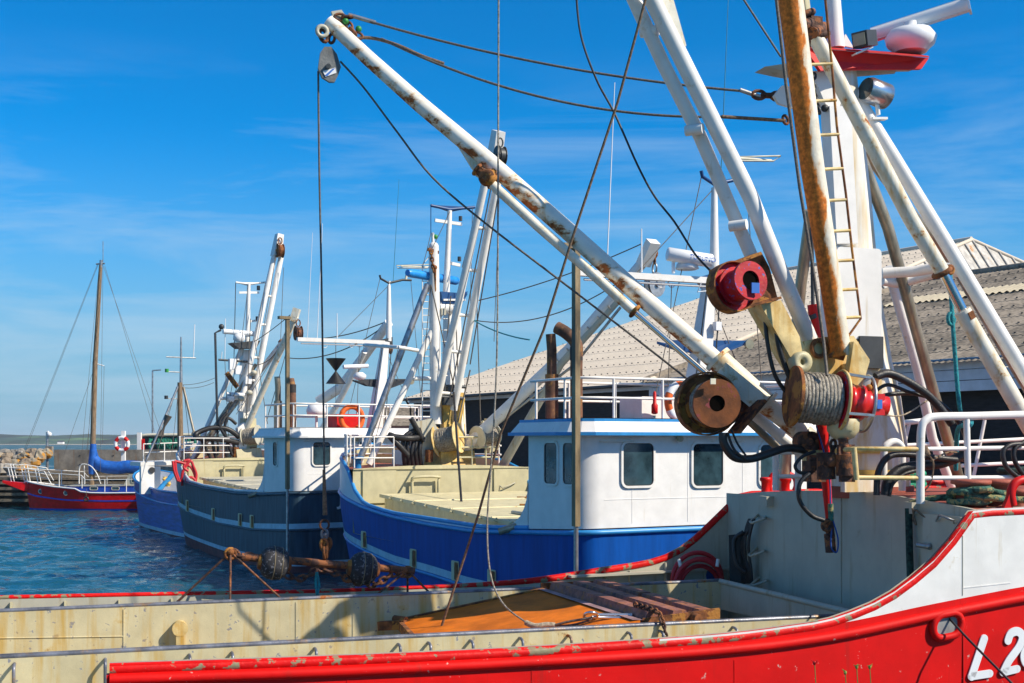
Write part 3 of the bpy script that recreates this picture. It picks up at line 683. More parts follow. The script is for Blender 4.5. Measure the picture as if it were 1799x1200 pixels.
CREAMH = mat('hatch_cream_paint', (.66,.59,.36), .5, var=.08, rust=.08, streak=.3, scol=(.45,.33,.10), bump=.15, bscale=6)
def dredger(fr, pal, name_label, cat, zk_pts, zc_pts, stripe_pts, wf, mastT, tag_):
    zk = lambda a: interp(zk_pts, a); zc = lambda a: max(interp(zk_pts, a)+.04, interp(zc_pts, a))
    sb = 13.6
    T = thing('fishing_boat', name_label, cat, fr.P(8, 0, 0), 'mussel boats moored in a row')
    H = Hull(fr, 3.2, 20.0, zk, zc, wf=wf)
    ob = obj('hull', H.skin(lambda a: -.6, zk, 7), pal['hull'], T)
    if pal.get('af'):
        strip(H, lambda a: -.6, lambda a: pal['af'](a), .006, ANTIF, 'antifouling', T)
        strip(H, lambda a: pal['af'](a), lambda a: pal['af'](a)+.16, .008, BLUEST, 'waterline_stripe', T)
    strip(H, lambda a: interp(stripe_pts, a)-.02, lambda a: interp(stripe_pts, a)+.17, .012, BLUEST, 'stripe', T)
    for n_, zf, r in (('rubbing_strake', lambda a: zk(a)-.06, .055), ('lower_strake', lambda a: interp(stripe_pts, a)-.07, .04)):
        mb = MB()
        for run in H.line(zf, .02): mb.tube(run, r, 8, closed=False)
        obj(n_, mb, pal['strake'], T)
    fwd = lambda a, t: a > wf-.1
    obj('bulwark', H.skin(zk, zc, 4, 0, fwd), pal['bul'], T)
    obj('inner_bulwark', H.skin(lambda a: 1.9, lambda a: zc(a), 3, -.09, fwd), CREAM, T)
    mb = MB()
    for run in H.line(lambda a: zc(a), -.04, fwd): mb.tube(run, .06, 8)
    obj('bulwark_cap', mb, pal['cap'], T)
    obj('deck', H.slab(1.9, wf, sb+.05), CREAM, T)
    zf = 3.86
    obj('forecastle_deck', H.slab(zf-.03, sb, 20, -.1, camber=.10), DECKR, T)
    # wall at the break of the forecastle
    mb = MB(); rows = [[fr.P(sb, -3.05+6.1*k/10, z if z < 3 else zf-.01+.10*(1-(-1+2*k/10)**2)) for k in range(11)] for z in (1.9, 2.9, 3.9)]
    mb.sheet(rows, smooth=False); mb.prism([fr.P(sb-.05,-3.05,zf), fr.P(sb-.05,3.05,zf), fr.P(sb-.05,3.05,zf-.03), fr.P(sb-.05,-3.05,zf-.03)], fr.u*.05)
    bw = obj('forecastle_wall', mb, CREAM, T)
    obj('locker_door', MB().box(fr.P(sb-.03, -2.2, 3.3), .06, 1.1, 1.0, fr), CREAM, T); obj('locker_door', MB().box(fr.P(sb-.03, 2.35, 3.3), .06, 1.2, 1.0, fr), CREAM, T)
    mb = MB()
    P_ = lambda s_, t, z: fr.P(s_, t, z)
    mb.tube([P_(sb-.12,-1.15,2.2), P_(sb-.12,-1.15,3.5)], .05, 8).tube(smooth_path([P_(sb-.12,-1.15,3.45), P_(sb-.2,-1.1,3.58), P_(sb-.2,-.3,3.58), P_(sb-.12,-.25,3.4), P_(sb-.12,-.25,2.1)], 3), .045, 8)
    obj('vent_pipe', mb, CREAM, T)
    mb = MB()
    for z in (2.35, 2.8, 3.3):
        mb.tube([P_(sb-.02,1.95,z), P_(sb-.16,2.0,z-.12), P_(sb-.16,2.45,z+.05), P_(sb-.02,2.5,z)], .018, 6)
    obj('ladder_rungs', mb, GREYW, T)
    # hatch coaming with lid
    mb = MB(); s1, s2, t1, t2 = wf+.9, 12.9, -2.30, 2.4
    lz = lambda a: 2.45+.0425*a
    q_ = [(s1,t1),(s2,t1),(s2,t2),(s1,t2)]
    mb.add([fr.P(a,t,1.88) for a, t in q_]+[fr.P(a,t,lz(a)) for a, t in q_], [[0,1,5,4],[1,2,6,5],[2,3,7,6],[3,0,4,7],[4,5,6,7]], False); obj('hatch_coaming', mb, CREAMH, T)
    mb = MB()
    mb.prism([fr.P(s1-.12,t1-.12,lz(s1-.12)), fr.P(s2+.12,t1-.12,lz(s2+.12)), fr.P(s2+.12,t2+.12,lz(s2+.12)), fr.P(s1-.12,t2+.12,lz(s1-.12))], (0,0,.10))
    for i in range(11):
        a_ = s1+.4+i*.85; mb.tube([fr.P(a_, t1-.12, lz(a_)+.02), fr.P(a_, t1-.22, lz(a_)+.06), fr.P(a_, t1-.12, lz(a_)+.12)], .022, 6)
    for i in range(1, 4):
        a_ = s1+(s2-s1)*i/4; mb.tube([fr.P(a_, t1-.1, lz(a_)+.10), fr.P(a_, t2+.1, lz(a_)+.10)], .03, 6)
    obj('hatch_lid', mb, pal['lid'], T)
    obj('hatch_gear', MB().tube(smooth_path([fr.P(s1+3.2,-1.4,2.86), fr.P(s1+.6,-1.2,2.80), fr.P(s1+.1,-1.7,2.80), fr.P(s1-.3,-2.2,2.66)],5), .05, 8), GREYW, T); obj('hatch_opening', MB().prism([fr.P(s1+.1,-2.0,lz(s1+.1)+.11), fr.P(s1+1.5,-2.0,lz(s1+1.5)+.11), fr.P(s1+1.5,.6,lz(s1+1.5)+.11), fr.P(s1+.1,.6,lz(s1+.1)+.11)], (0,0,.02)), WOOD, T)
    for q_, (a_, t_) in enumerate(((8.3,.2),(6.4,1.0),(10.5,1.3))): obj('hatch_clamp', MB().beam(fr.P(a_,t_,lz(a_)+.12), fr.P(a_+.25,t_+.2,lz(a_)+.18), .1, .08).tube([fr.P(a_-.1,t_,lz(a_)+.12), fr.P(a_+.1,t_-.3,lz(a_)+.13)], .03, 6), RUST, T)
    mb = MB().tube([fr.P(wf+.9,-3.45,2.62), fr.P(wf+.25,-2.6,2.98)], .09, 10); obj('side_pipe', mb, PIPEB, T)
    # scupper ports along the side
    for a in (4.2, 6.0, 8.9, 13.0) if tag_ == 'blue' else (9.0, 5.2, 12.6, 4.1):
        i = min((k for k in range(len(H.ct)) if H.ct[k][1] < -1), key=lambda k: abs(H.ct[k][0]-a)); zc_ = interp(stripe_pts, a)+.23
        c = H.pt(i, zc_, .015); mb = MB().prism(rrect(c, fr.u, V((0,0,1)), .42, .50, .05), -fr.r*.02); f = obj('scupper', mb, CREAMH, T)
        mb = MB().prism(rrect(c - fr.r*.024 - fr.u*.09, fr.u, V((0,0,1)), .20, .44, .04), -fr.r*.01); obj('scupper_opening', mb, RUST, f)
    # wheelhouse: follows the hull round the stern
    zb, ztp = lambda a: zk(a)+.02, 4.86
    aft = lambda a, t: a <= wf+.001
    mb = H.skin(zb, lambda a: ztp, 4, -.03, aft)
    mb.prism([fr.P(wf,-3.15,1.9), fr.P(wf,3.15,1.9), fr.P(wf,3.15,ztp), fr.P(wf,-3.15,ztp)], fr.u*.05)
    # curved fairing plate down to the bulwark
    for t in (-3.17, 3.13):
        pts = [fr.P(wf+.05,t,zk(wf)+.02), fr.P(wf+.05,t,3.75)] + [fr.P(wf+.05+1.15*(1-math.sin(q)), t, zk(wf)+.02+(.95)*(1-math.cos(q))) for q in (1.5,1.25,1.0,.75,.5,.25,0)]
        mb.prism(pts, fr.r*.05)
    wh = obj('wheelhouse', mb, pal['house'], T)
    # roof band
    ct = [i for i in range(len(H.ct)) if H.ct[i][0] <= wf+.01]
    N = len(H.ct); order = sorted(ct, key=lambda i: (i+N//2) % N)
    def ringpts(d, z, ext): 
        o = []
        for i in order:
            a, t = off(H.ct, i, d); o.append(fr.P(min(a, wf)+(ext if a >= wf-.05 else 0), t, z))
        return o
    lo = ringpts(.30, ztp-.02, .35); hi = ringpts(.14, ztp+.27, .10)
    mb = MB(); mb.sheet([lo+[lo[0]], hi+[hi[0]]], smooth=False); mb.add(lo, [list(range(len(lo)))], False); mb.add(hi, [list(range(len(hi)))], False)
    obj('roof_band', mb, pal['band'], wh)
    for z, d, e in ((ztp-.01,.31,.36), (ztp+.27,.15,.11)):
        a = ringpts(d, z-.03, e); b_ = ringpts(d, z+.04, e); c_ = ringpts(d-.12, z+.045, e-.1); mb = MB().sheet([a+[a[0]], b_+[b_[0]], c_+[c_[0]]], smooth=False); obj('roof_trim', mb, pal['trim'], wh)
    up = ringpts(.0, ztp+.33, 0); mb = MB(); mb.add(up, [list(range(len(up)))], False); obj('roof_deck', mb, DECKR, wh)
    # windows: stern face and port side
    for x0, x1, y0, y1 in pal['stern_win']:
        c = fr.on_s((x0+x1)/2, (y0+y1)/2, -.0); e0 = fr.on_s(x0, y0, 0); e1 = fr.on_s(x1, y1, 0)
        window(wh, c-fr.u*-.03-fr.u*.01, fr.r, V((0,0,1)), -fr.u, (e1-e0).dot(fr.r), e0.z-e1.z, .11)
    for x0, x1, y0, y1 in pal['port_win']:
        c = fr.on_t((x0+x1)/2, (y0+y1)/2, -3.17); e0 = fr.on_t(x0, y0, -3.17); e1 = fr.on_t(x1, y1, -3.17)
        window(wh, c, fr.u, V((0,0,1)), -fr.r, abs((e1-e0).dot(fr.u)), e0.z-e1.z, .10)
    # roof railing
    zr_ = ztp+.33; path = [V((p.x,p.y,zr_)) for p in ringpts(-.02, zr_, -.1)]
    rails(path+[path[0]], [.84,.42], zr_, 1.25, .028, WHITE, T, name='roof_railing')
    # boxes on the roof
    mb = MB().box(fr.P(1.3,-.6,zr_+.25), .9, 1.0, .5, fr); obj('roof_locker', mb, pal['locker'], T)
    if tag_ == 'black': mb = MB().lathe(fr.P(1.6,-1.6,zr_+.75), (0,0,1), [(-.3,.0),(-.3,.33),(-.12,.38),(.1,.3),(.2,0)], 20).tube([fr.P(1.6,-1.6,zr_), fr.P(1.6,-1.6,zr_+.5)], .05, 8); obj('antenna_dome', mb, WPL, T)
    # exhausts
    mb = MB(); mb.tube([fr.P(wf-.3,-2.75,zr_-.1), fr.P(wf-.3,-2.75,zr_+1.0)], .15, 14).tube([fr.P(wf-.3,-2.75,zr_+.9), fr.P(wf-.3,-2.75,zr_+1.55), fr.P(wf-.3,-2.78,zr_+1.9)], .11, 12)
    e = obj('exhaust_pipe', mb, BROWN if tag_ == 'blue' else PIPEB, T)
    mb = MB().tube(smooth_path([fr.P(wf-.7,-2.35,zr_-.1), fr.P(wf-.7,-2.35,zr_+1.2), fr.P(wf-.7,-2.35,zr_+1.65), fr.P(wf-.55,-2.5,zr_+1.9), fr.P(wf-.35,-2.65,zr_+2.05)] if tag_ == 'blue' else [fr.P(wf-.7,-2.35,zr_-.1), fr.P(wf-.7,-2.35,zr_+1.3), fr.P(wf-.6,-2.38,zr_+1.8)], 4), .14, 14)
    e2 = obj('exhaust_pipe', mb, BROWN, T)
    mb = MB(); q = fr.P(wf-.7,-2.35,zr_+1.3); mb.tube([q, q+V((0,0,.3))], .145, 14); obj('sooty_end', mb, SOOT, e2)
    # seams, grab rail and small fittings on the wheelhouse
    sm_ = MB()
    for t_ in (-1.9, -.45, 1.05, 2.3): sm_.beam(fr.P(.028,t_,zk(0)+.1), fr.P(.028,t_,ztp-.05), .010, .010, fr.u)
    sm_.beam(fr.P(.028,-2.6,zk(0)+.62), fr.P(.028,2.6,zk(0)+.62), .010, .010); obj('weld_seams', sm_, pal['house'], wh)
    for t_ in (-2.3, .6, 2.0): obj('grab_rail', MB().tube([fr.P(.02,t_-.42,ztp-.16), fr.P(-.05,t_-.42,ztp-.16), fr.P(-.05,t_+.42,ztp-.16), fr.P(.02,t_+.42,ztp-.16)], .014, 6), WHITE, wh)
    obj('deck_lamp', MB().lathe(fr.P(-.02,-.75,ztp-.10), -fr.u, [(0,.05),(.06,.08),(.10,.08),(.11,.06)], 14), LENS, wh)
    # corner post with a top bracket
    cx, cy0, cy1 = pal['post']
    cp = fr.P(-.16,-3.32,0); t0 = fr.on_s(cx, cy0, -.16).z; cp = V((fr.on_s(cx, cy0, -.16).x, fr.on_s(cx, cy0, -.16).y, 0))
    mb = MB().tube([cp+V((0,0,-.3)), cp+V((0,0,zk(0)+.1))], .05, 8); obj('corner_strip', mb, STEEL, T)
    mb = MB().beam(cp+V((0,0,zk(0)+.1)), cp+V((0,0,t0)), .12, .15, fr.u); mb.box(cp-fr.r*.12+V((0,0,t0+.03)), .2, .42, .10, fr); obj('corner_post', mb, POSTM, T)
    # mast over the wheelhouse (traced on the athwartships plane a = 1.2 of the blue boat)
    M = lambda x, y, ds=0: fr.P(1.2+ds, mastT(x, y)[0], mastT(x, y)[1])
    mb = MB(); mb.beam(M(1218,738), M(1247,492), .62, .40, fr.r, w2=.26, h2=.22); ms = obj('mast', mb, WHITE, T)
    mb = MB().beam(M(1020,478,.1), M(1240,494,-.1), .16, .14).tube([M(1030,490,.1), M(1235,504,-.1)], .03, 6); obj('yard', mb, WHITE, ms)
    mb = MB().tube([M(1255,490), M(1255,330)], [.12,.07], 12); mb.tube([M(1255,335), M(1257,318)], .04, 8); obj('topmast', mb, WHITE, ms)
    mb = MB().tube([M(1232,300), M(1234,310), M(1255,324), M(1290,316), M(1312,318)], .045, 8).prism([M(1228,488,-.1), M(1262,478,-.1), M(1262,500,-.1), M(1240,506,-.1)], fr.u*.3); obj('antenna_arm', mb, pal['dark'], ms)
    mb = MB().tube([M(1298,315), M(1303,288)], .05, 8).tube([M(1283,272,.3), M(1362,277,-.2), M(1342,288,-.35), M(1280,281,.1)], .022, 6, closed=True).tube([M(1286,277), M(1355,282)], .03, 6); obj('frame_antenna', mb, PLAST, ms)
    mb = MB().tube([M(1266,322), M(1281,-40 if tag_ == 'blue' else 30)], [.014,.008], 6); obj('whip_antenna', mb, pal['whip'], ms)
    mb = MB().prism([M(1176,597,.5), M(1235,610,.4), M(1310,598,-.2), M(1250,622,-.2), M(1200,612,.2)], V((0,0,-.06))); mb.prism([M(1176,597,.1), M(1310,598,.1), M(1250,618,.1), M(1205,618,.1)], fr.u*-.05); obj('lamp_platform', mb, pal['dark'], ms)
    mb = MB().lathe(M(1305,606,-.1), fr.u*-1, [(0,.05),(.12,.12),(.16,.12)], 14); obj('floodlight', mb, LENS, ms)
    # radar scanner on the yard
    if tag_ == 'blue': rd = obj('radar', MB().lathe(M(1207,474,0), (0,0,1), [(0,.22),(.02,.27),(.14,.24),(.2,.1),(.28,.08)], 18).tube([M(1183,480,0), M(1183,452,0)], .04, 8), WPL, ms)
    if tag_ == 'blue':
        a0, a1 = M(1172,446,.0), M(1235,462,-.35); d_ = (a1-a0)
        obj('scanner_bar', MB().tube([a0, a0+d_*.02, a1-d_*.02, a1], [.13,.155,.155,.13], 14), WPL, rd)
        zz = V((0,0,1)); t_ = text_mesh('FURUNO', .15, a0+d_*.42-fr.u*.158-zz*.055, d_.normalized(), zz, -fr.u); obj('lettering', t_, MARK, rd)
    # antennas and lamps along the yard
    for x, yb, yt, r in ((1122,478,406,.022), (1070,476,145,.015), (1044,478,170,.012)) if tag_ == 'black' else ((1127,478,402,.025), (1066,476,145,.016)):
        obj('rod_antenna', MB().tube([M(x,yb), M(x+ (0 if r > .02 else 14), yt)], [r, r*.6], 6), WPL, ms)
    for x in (1090, 1160, 1180):
        obj('lamp_bracket', MB().torus(M(x,498), fr.u, .09, .012, 14, 6, a0=PI, a1=2*PI).tube([M(x-6,494), M(x-6,500)], .02, 6), WPL, ms)
    # lower radar bar and dome, side bracket
    mb = MB().tube([M(1195,560,-.2), M(1130,562,-.3)], .08, 10).lathe(M(1172,590,-.3), (0,0,1), [(-.12,.16),(-.05,.24),(.05,.24),(.15,.12)], 16) if tag_ == 'black' else MB().box(M(1246,575,-.3), .14, .16, .2, fr).tube([M(1220,500,-.25), M(1214,515,-.25), M(1232,513,-.25)], .015, 6)
    obj('mast_fitting', mb, WPL, ms)
    for xa, ya, xb, yb in ((1233,500,1200,735), (1256,500,1236,735)): obj('cable_run', MB().tube([M(xa,ya,-.22), M(xb,yb,-.30)], .018, 6), DARK, ms)
    # rafting gallows from mast: stay rods
    return T, H, M

FB = Frame(1.42+.883*3.2, 26+.47*3.2, -.47, .883, .883, .47)
FK = Frame(-7.75+.854*3.2, 44+.52*3.2, -.52, .854, .854, .52)
def mastT(x, y): p = FB.on_s(x, y, 1.2); return FB.st(p)[1], p.z
def szl(fr, pts, t=-3.2): return sorted(fr.sz(x, y, t) for x, y in pts)
palB = dict(hull=BLUE, strake=BLUETR, bul=mat('shaded_white_paint', (.62,.70,.78), .4, var=.05), cap=BLUETR, lid=CREAMH, house=WHCLEAN, band=WHCLEAN, trim=BLUETR, dark=mat('dark_blue_paint', (.01,.07,.22), .4), whip=mat('teal_rod', (.05,.22,.30), .4), locker=WHITE, post=(1012,436,1000),  # bulwark is white; its bluish shade is put into the paint colour
    stern_win=[(1095,1148,779,853), (1218,1270,780,853), (1336,1390,782,852)], port_win=[(958,980,778,850), (991,1009,778,851)])
zkB = [(0, FB.on_s(1040,931,0).z), (4.93,2.57), (7.7,2.58), (10.4,2.66), (12.4,2.80), (14.4,3.0), (20,3.5)]
zcB = [(0,2.6), (11.2,2.7), (12.4,2.84), (13.2,3.08), (13.9,3.55), (14.4,3.98), (20,4.6)]
stB = [(0,1.16), (5.3,1.20), (7.7,1.30), (10.2,1.34), (14,1.62), (20,2.1)]
boatB, HB, MBm = dredger(FB, palB, 'blue fishing boat with light blue wheelhouse roof trim, moored next to the red boat', 'fishing boat', zkB, zcB, stB, 2.28, mastT, 'blue')
palK = dict(hull=NAVY, strake=NAVY, bul=mat('grey_blue_bulwark_paint', (.45,.55,.62), .4, var=.05), cap=mat('dull_white_cap', (.55,.6,.64), .4), lid=GREYW, house=WHCLEAN, band=WHCLEAN, trim=WHCLEAN, dark=DARK, whip=mat('teal_rod', (.05,.22,.30), .4), locker=REDP, post=(505,560,930),
    stern_win=[(550,580,777,817), (632,662,775,815)], port_win=[(481,488,777,818)], af=lambda a: .28+.02*max(0,a-6))
zkK = [(0, 2.92), (2.8,2.78), (6,2.72), (10,2.80), (12.5,2.95), (14.4,3.1), (20,3.6)]
zcK = [(0,2.7), (11.0,2.82), (12.0,2.95), (13.2,3.3), (14.0,3.75), (14.5,3.95), (20,4.6)]
stK = [(0,1.62), (4,1.42), (8,1.42), (12,1.6), (14,1.75), (20,2.2)]
boatK, HK, MKm = dredger(FK, palK, 'navy blue fishing boat with red roof locker, beyond the blue one', 'fishing boat', zkK, zcK, stK, 2.8, mastT, 'black')

# ---- crane gear on the blue boat's forecastle, athwartships plane a = 14.6
def b_(x, y, ds=0): return FB.on_s(x, y, 14.6+ds)
T = boatB; BLM = WHITE
mb = MB().beam(b_(797,822,.6), b_(794,545,.6), .92, .6, FB.r, w2=.48, h2=.4); cm = obj('forecastle_mast', mb, WHITE, T)
mb = MB().lathe(b_(770,540,.3), FB.r, [(0,.2),(.5,.2)], 16).beam(b_(774,528,.3), b_(812,528,.3), .5, .06); obj('mast_winch', mb, WHITE, cm)
mb = MB().prism([b_(775,512,.1), b_(822,516,.1), b_(812,533,.1), b_(778,533,.1)], FB.u*.5); mb.prism([b_(800,515,.1), b_(822,512,.1), b_(818,522,.1)], FB.u*.3); obj('mast_platform', mb, palB['dark'], cm)
mb = MB().tube([b_(784,516,.3), b_(790,370,.3)], [.12,.08], 10); tp = obj('topmast', mb, WHITE, cm)
mb = MB().tube([b_(757,361,.3), b_(790,368,.3), b_(834,364,.3)], .05, 8).prism([b_(757,360,.3), b_(834,364,.3), b_(792,372,.3)], FB.u*.1).tube([b_(757,362,.3), b_(757,410,.3)], .015, 5); obj('crosstree', mb, palB['dark'], cm)
obj('lamp_arm', MB().beam(b_(764,387,.3), b_(811,394,.3), .07, .1), WHITE, cm); obj('lamp_arm', MB().beam(b_(789,462,.3), b_(808,466,.3), .06, .1), WHITE, cm)
for x, y in ((809,388), (807,459)): obj('mast_lamp', MB().tube([b_(x,y,.3), b_(x,y-8,.3)], .06, 8), DARK, cm)
a0, a1 = b_(716,479,-.4), b_(804,494,.9); mb = MB().tube([a0, a0.lerp(a1,.04), a0.lerp(a1,.96), a1], [.1,.14,.14,.1], 12); rb = obj('radar_bar', mb, LBLUE, cm)
obj('radar_base', MB().tube([b_(760,488,.3), b_(755,512,.3)], [.12,.2], 10), WPL, cm)
# upright boom with ladder and rusty hook
mb = MB().tube([b_(766,745), b_(762,436)], [.19,.165], 14); mb.ball(b_(762,434), .165); ub = obj('boom', mb, WHITE, T, label='upright white boom with a rusty hook and ladder')
mb = MB().tube([b_(742,742), b_(742,465), b_(757,448)], .02, 6)
for i in range(23): mb.tube([b_(742,470+i*12), b_(760,470+i*12)], .015, 5)
obj('ladder', mb, WHITE, ub)
mb = MB().chain([b_(757,440,-.25), b_(762,480,-.25)], .16, .025).tube([b_(764,470,-.25), b_(765,512,-.25)], [.05,.02], 8).ball(b_(764,470,-.25), .08).beam(b_(752,438,-.1), b_(770,444,-.1), .1, .1); obj('hook', mb, RUST, ub)
mb = MB().tube([b_(761,432), b_(760,409)], .05, 8); obj('top_lamp', mb, WHITE, ub); obj('green_lens', MB().ball(b_(765,416), .08), GREENP, ub)
# double boom
mb = MB()
mb.tube([b_(766,712,-.4), b_(864,268,-3.2)], .12, 12).tube([b_(797,720,-.4), b_(884,268,-3.2)], .12, 12); mb.beam(b_(868,282,-3.1), b_(876,230,-3.4), .46, .32, FB.r, w2=.36, h2=.3)
for y0 in (400, 474, 553, 617, 690): 
    f = (712-y0)/444; mb.tube([b_(766+98*f, y0,-.4-2.8*f), b_(797+87*f, y0+2,-.4-2.8*f)], .055, 8)
db = obj('boom', mb, WHITE, T, label='tall white double tube boom leaning to the right')
block('sheave_block', db, b_(879,243,-3.7), .7, FB.r, DARK)
# legs
for L_ in ([(751,500),(628,818)], [(776,545),(648,816)]): obj('leg', MB().tube([b_(*p) for p in L_], .105, 12), STEEL if L_[0][0] < 760 else WHITE, T)
obj('cross_tube', MB().tube([b_(715,665), b_(756,665)], .07, 8), WHITE, T)
obj('cross_tube', MB().tube([b_(700,610,-1.0), b_(640,606,2.5)], .06, 8).tube([b_(700,610,-1), b_(735,616,-1)],.06,8), WHITE, T)
# right hand boom
mb = MB().tube([b_(812,792,-.3), b_(1000,615,-2.9), b_(1142,446,-5.2)], [.20,.19,.16], 14); mb.beam(b_(1130,465,-5.0), b_(1148,424,-5.5), .38, .28); rb = obj('boom', mb, WHITE, T, label='white boom reaching up to the right behind the wheelhouse')
mb = MB().tube([b_(870,748,-1.1), b_(1010,640,-3.0), b_(1090,540,-4.4)], .045, 8)
for i in range(12):
    f = i/11; mb.tube([b_(868+200*f,742-205*f,-1.1-3.1*f), b_(876+200*f,752-205*f,-1.1-3.1*f)], .025, 6)
obj('boom_pipe', mb, STEEL, rb)
obj('boom_strut', MB().tube([b_(880,824,-.5), b_(985,640,-2.8), b_(1085,530,-4.3)], [.15,.12,.10], 12), GREYW, T)
block('sheave_block', rb, b_(1150,462,-5.2), .9, FB.u, STEEL, label='large steel sheave hanging from the boom head')
obj('shackle', MB().chain([b_(1150,440,-5.2), b_(1150,470,-5.2)], .25, .04), RUST, rb)
# winches, head plates, pedestal, hoses
pd = obj('crane_pedestal', MB().beam(b_(790,824), b_(790,792), 1.5, 1.2, FB.r, w2=1.2).beam(b_(795,800,.1), b_(795,745,.1), .8, .6, FB.r, w2=.6).beam(b_(786,760,-.1), b_(783,690,.0), .18, .3, FB.r).beam(b_(806,760,-.1), b_(806,690,.0), .16, .3, FB.r).tube([b_(800,770,-.3), b_(812,700,-.3)], .1, 8), YEL, T, label='yellow stained crane pedestal')
obj('head_plate', MB().prism([b_(728,742,-.4), b_(760,735,-.4), b_(772,760,-.4), b_(762,802,-.4), b_(735,800,-.4), b_(722,770,-.4)], FB.u*.35), GREYW, pd)
winch(T, b_(787,772,-.6), V((.93,-.30,.2)), .50, .72, .74, CREAMY)
winch(T, b_(853,766,-.7), V((-.66,-.70,-.12)), .36, .75, .72, PLAST)
obj('winch_bracket', MB().prism([b_(860,735,-.3), b_(880,760,-.3), b_(876,790,-.3), b_(860,796,-.3), b_(868,765,-.3)], FB.u*.4).tube([b_(846,742,-.3), b_(858,752,-.3)], .09, 8), CREAM, T)
for i, x in enumerate((754, 808)): obj('base_roller', MB().tube([b_(x,790,-.5), b_(x,812,-.5)], .13, 10), RUST, T)
obj('valve_block', MB().box(b_(793,690,-.35), .4, .42, .5, FB).box(b_(786,705,-.5), .2, .3, .25, FB).tube([b_(770,678,-.5), b_(818,680,-.5)], .05, 8).tube([b_(774,697,-.5), b_(812,700,-.5)], .06, 8).tube([b_(780,672,-.5), b_(782,712,-.5)], .05, 8).tube([b_(803,674,-.5), b_(805,712,-.5)], .05, 8), DARK, T)
obj('foot_post', MB().tube([b_(808,705,-.2), b_(816,815,-.2)], .07, 8), WHITE, T)
random.seed(11)
for k in range(5):
    x = 712+k*7; obj('hydraulic_hose', MB().tube(smooth_path([b_(x,822,-.3), b_(x-3,795,-.45), b_(x+random.uniform(-6,4),768,-.4), b_(735,752,-.4)], 5), .075, 8), BLACK, T)
mb = MB(); mb.tube(smooth_path([b_(740,768,-.4), b_(720,770,-.6), b_(695,768,-.5), b_(684,765,-.4), b_(700,782,-.5), b_(716,800,-.5)], 5), .10, 8).tube(smooth_path([b_(722,735,-.5), b_(733,755,-.5), b_(745,775,-.5)],4), .09, 8)
obj('hydraulic_hose', mb, BLACK, T)
for k in range(3): obj('hydraulic_hose', MB().tube(smooth_path([b_(822+k*4,822,-.3), b_(824+k*3,790,-.4), b_(830+k*2,765,-.3)], 4), .06, 6), BLACK, T)
# forecastle railings
fp = lambda a, t: FB.P(a, t, 3.88)
rails([fp(13.75,-2.95), fp(13.75,-1.65)], [.95,.62,.3], 0, .65, .022, WHITE, T); rails([fp(13.75,.55), fp(13.75,2.0)], [.95,.62,.3], 0, .5, .03, CREAM, T)
pth = [V((p.x,p.y,3.95)) for p in HB.line(lambda a: 3.9, -.15, lambda a, t: a > 14.2)[0]]
rails(pth, [.95,.6,.3], 0, 1.4, .03, WHITE, T)
obj('bollard', MB().lathe(FB.P(14.0,-2.75,3.86), (0,0,1), [(0,.12),(.3,.12),(.3,.2),(.36,.2)], 14), BLUETR, T)
obj('bow_hatch', MB().box(FB.P(16.2,0,4.15), .9,1.0,.5, FB), WHITE, T)

# ---- crane gear on the navy boat's forecastle
def k_(x, y, ds=0): return FK.on_s(x, y, 14.6+ds)
T = boatK
mb = MB().beam(k_(433,812,.6), k_(432,615,.6), .95, .6, FK.r, w2=.5, h2=.4); cm = obj('forecastle_mast', mb, WHITE, T)
mb = MB().prism([k_(407,602,0), k_(458,598,0), k_(450,612,0), k_(420,612,0)], FK.u*.6); obj('mast_platform', mb, DARK, cm)
mb = MB().tube([k_(435,602,.3), k_(437,498,.3)], [.12,.08], 10); obj('topmast', mb, WHITE, cm)
mb = MB().tube([k_(414,496,.3), k_(437,499,.3), k_(467,496,.3)], .045, 8).prism([k_(414,496,.3), k_(467,496,.3), k_(437,502,.3)], FK.u*.1).beam(k_(420,514,.3), k_(455,514,.3), .05,.1).beam(k_(437,565,.3), k_(452,563,.3), .06,.1); obj('crosstree', mb, WHITE, cm)
obj('stay_rod', MB().tube([k_(414,497,.3), k_(411,632,.3)], .02, 5), DARK, cm)
for x, y in ((454,502), (452,556)): obj('mast_lamp', MB().tube([k_(x,y,.3), k_(x,y+8,.3)], .08, 8), DARK, cm)
obj('radar', MB().lathe(k_(420,600,.2), (0,0,1), [(0,.2),(.1,.28),(.3,.26),(.4,.1),(.5,.1)], 16).tube([k_(392,582,.2), k_(452,587,.2)], .12, 10), WPL, cm)
obj('antenna_yard', MB().tube([k_(384,632,.3), k_(440,636,.3)], .05, 8), DARK, cm)
for x, yt in ((395,560), (389,618), (411,600)): obj('rod_antenna', MB().tube([k_(x,632,.3), k_(x+1,yt,.3)], .018, 5), WPL, cm)
obj('lamp_mast', MB().tube([k_(383,800,-.2), k_(378,585,-.2), k_(388,580,-.2)], .055, 8).ball(k_(389,574,-.2), .13), DARK, T)
mb = MB(); mb.tube([k_(421,722), k_(484,440)], .13, 12).tube([k_(443,712), k_(496,440)], .13, 12); mb.beam(k_(485,450), k_(491,412), .5, .4, FK.r, w2=.42, h2=.3)
for y0 in (520, 570, 628, 668): 
    f = (722-y0)/282; mb.tube([k_(421+63*f, y0), k_(443+53*f, y0+1)], .06, 8)
db = obj('boom', mb, WHITE, T, label='tall white double tube boom leaning to the right'); block('sheave_block', db, k_(492,418,-.3), .8, FK.r, RUST)
mb = MB().tube([k_(433,752,-.3), k_(519,556,-3)], .145, 14); mb.beam(k_(515,565,-2.9), k_(522,542,-3), .34, .3); bm = obj('boom', mb, WHRUST, T, label='cream boom with rusty block at its head')
block('sheave_block', bm, k_(524,562,-3.2), .8, FK.r, RUSTD)
mb = MB().tube([k_(436,730), k_(506,572)], .02, 5)
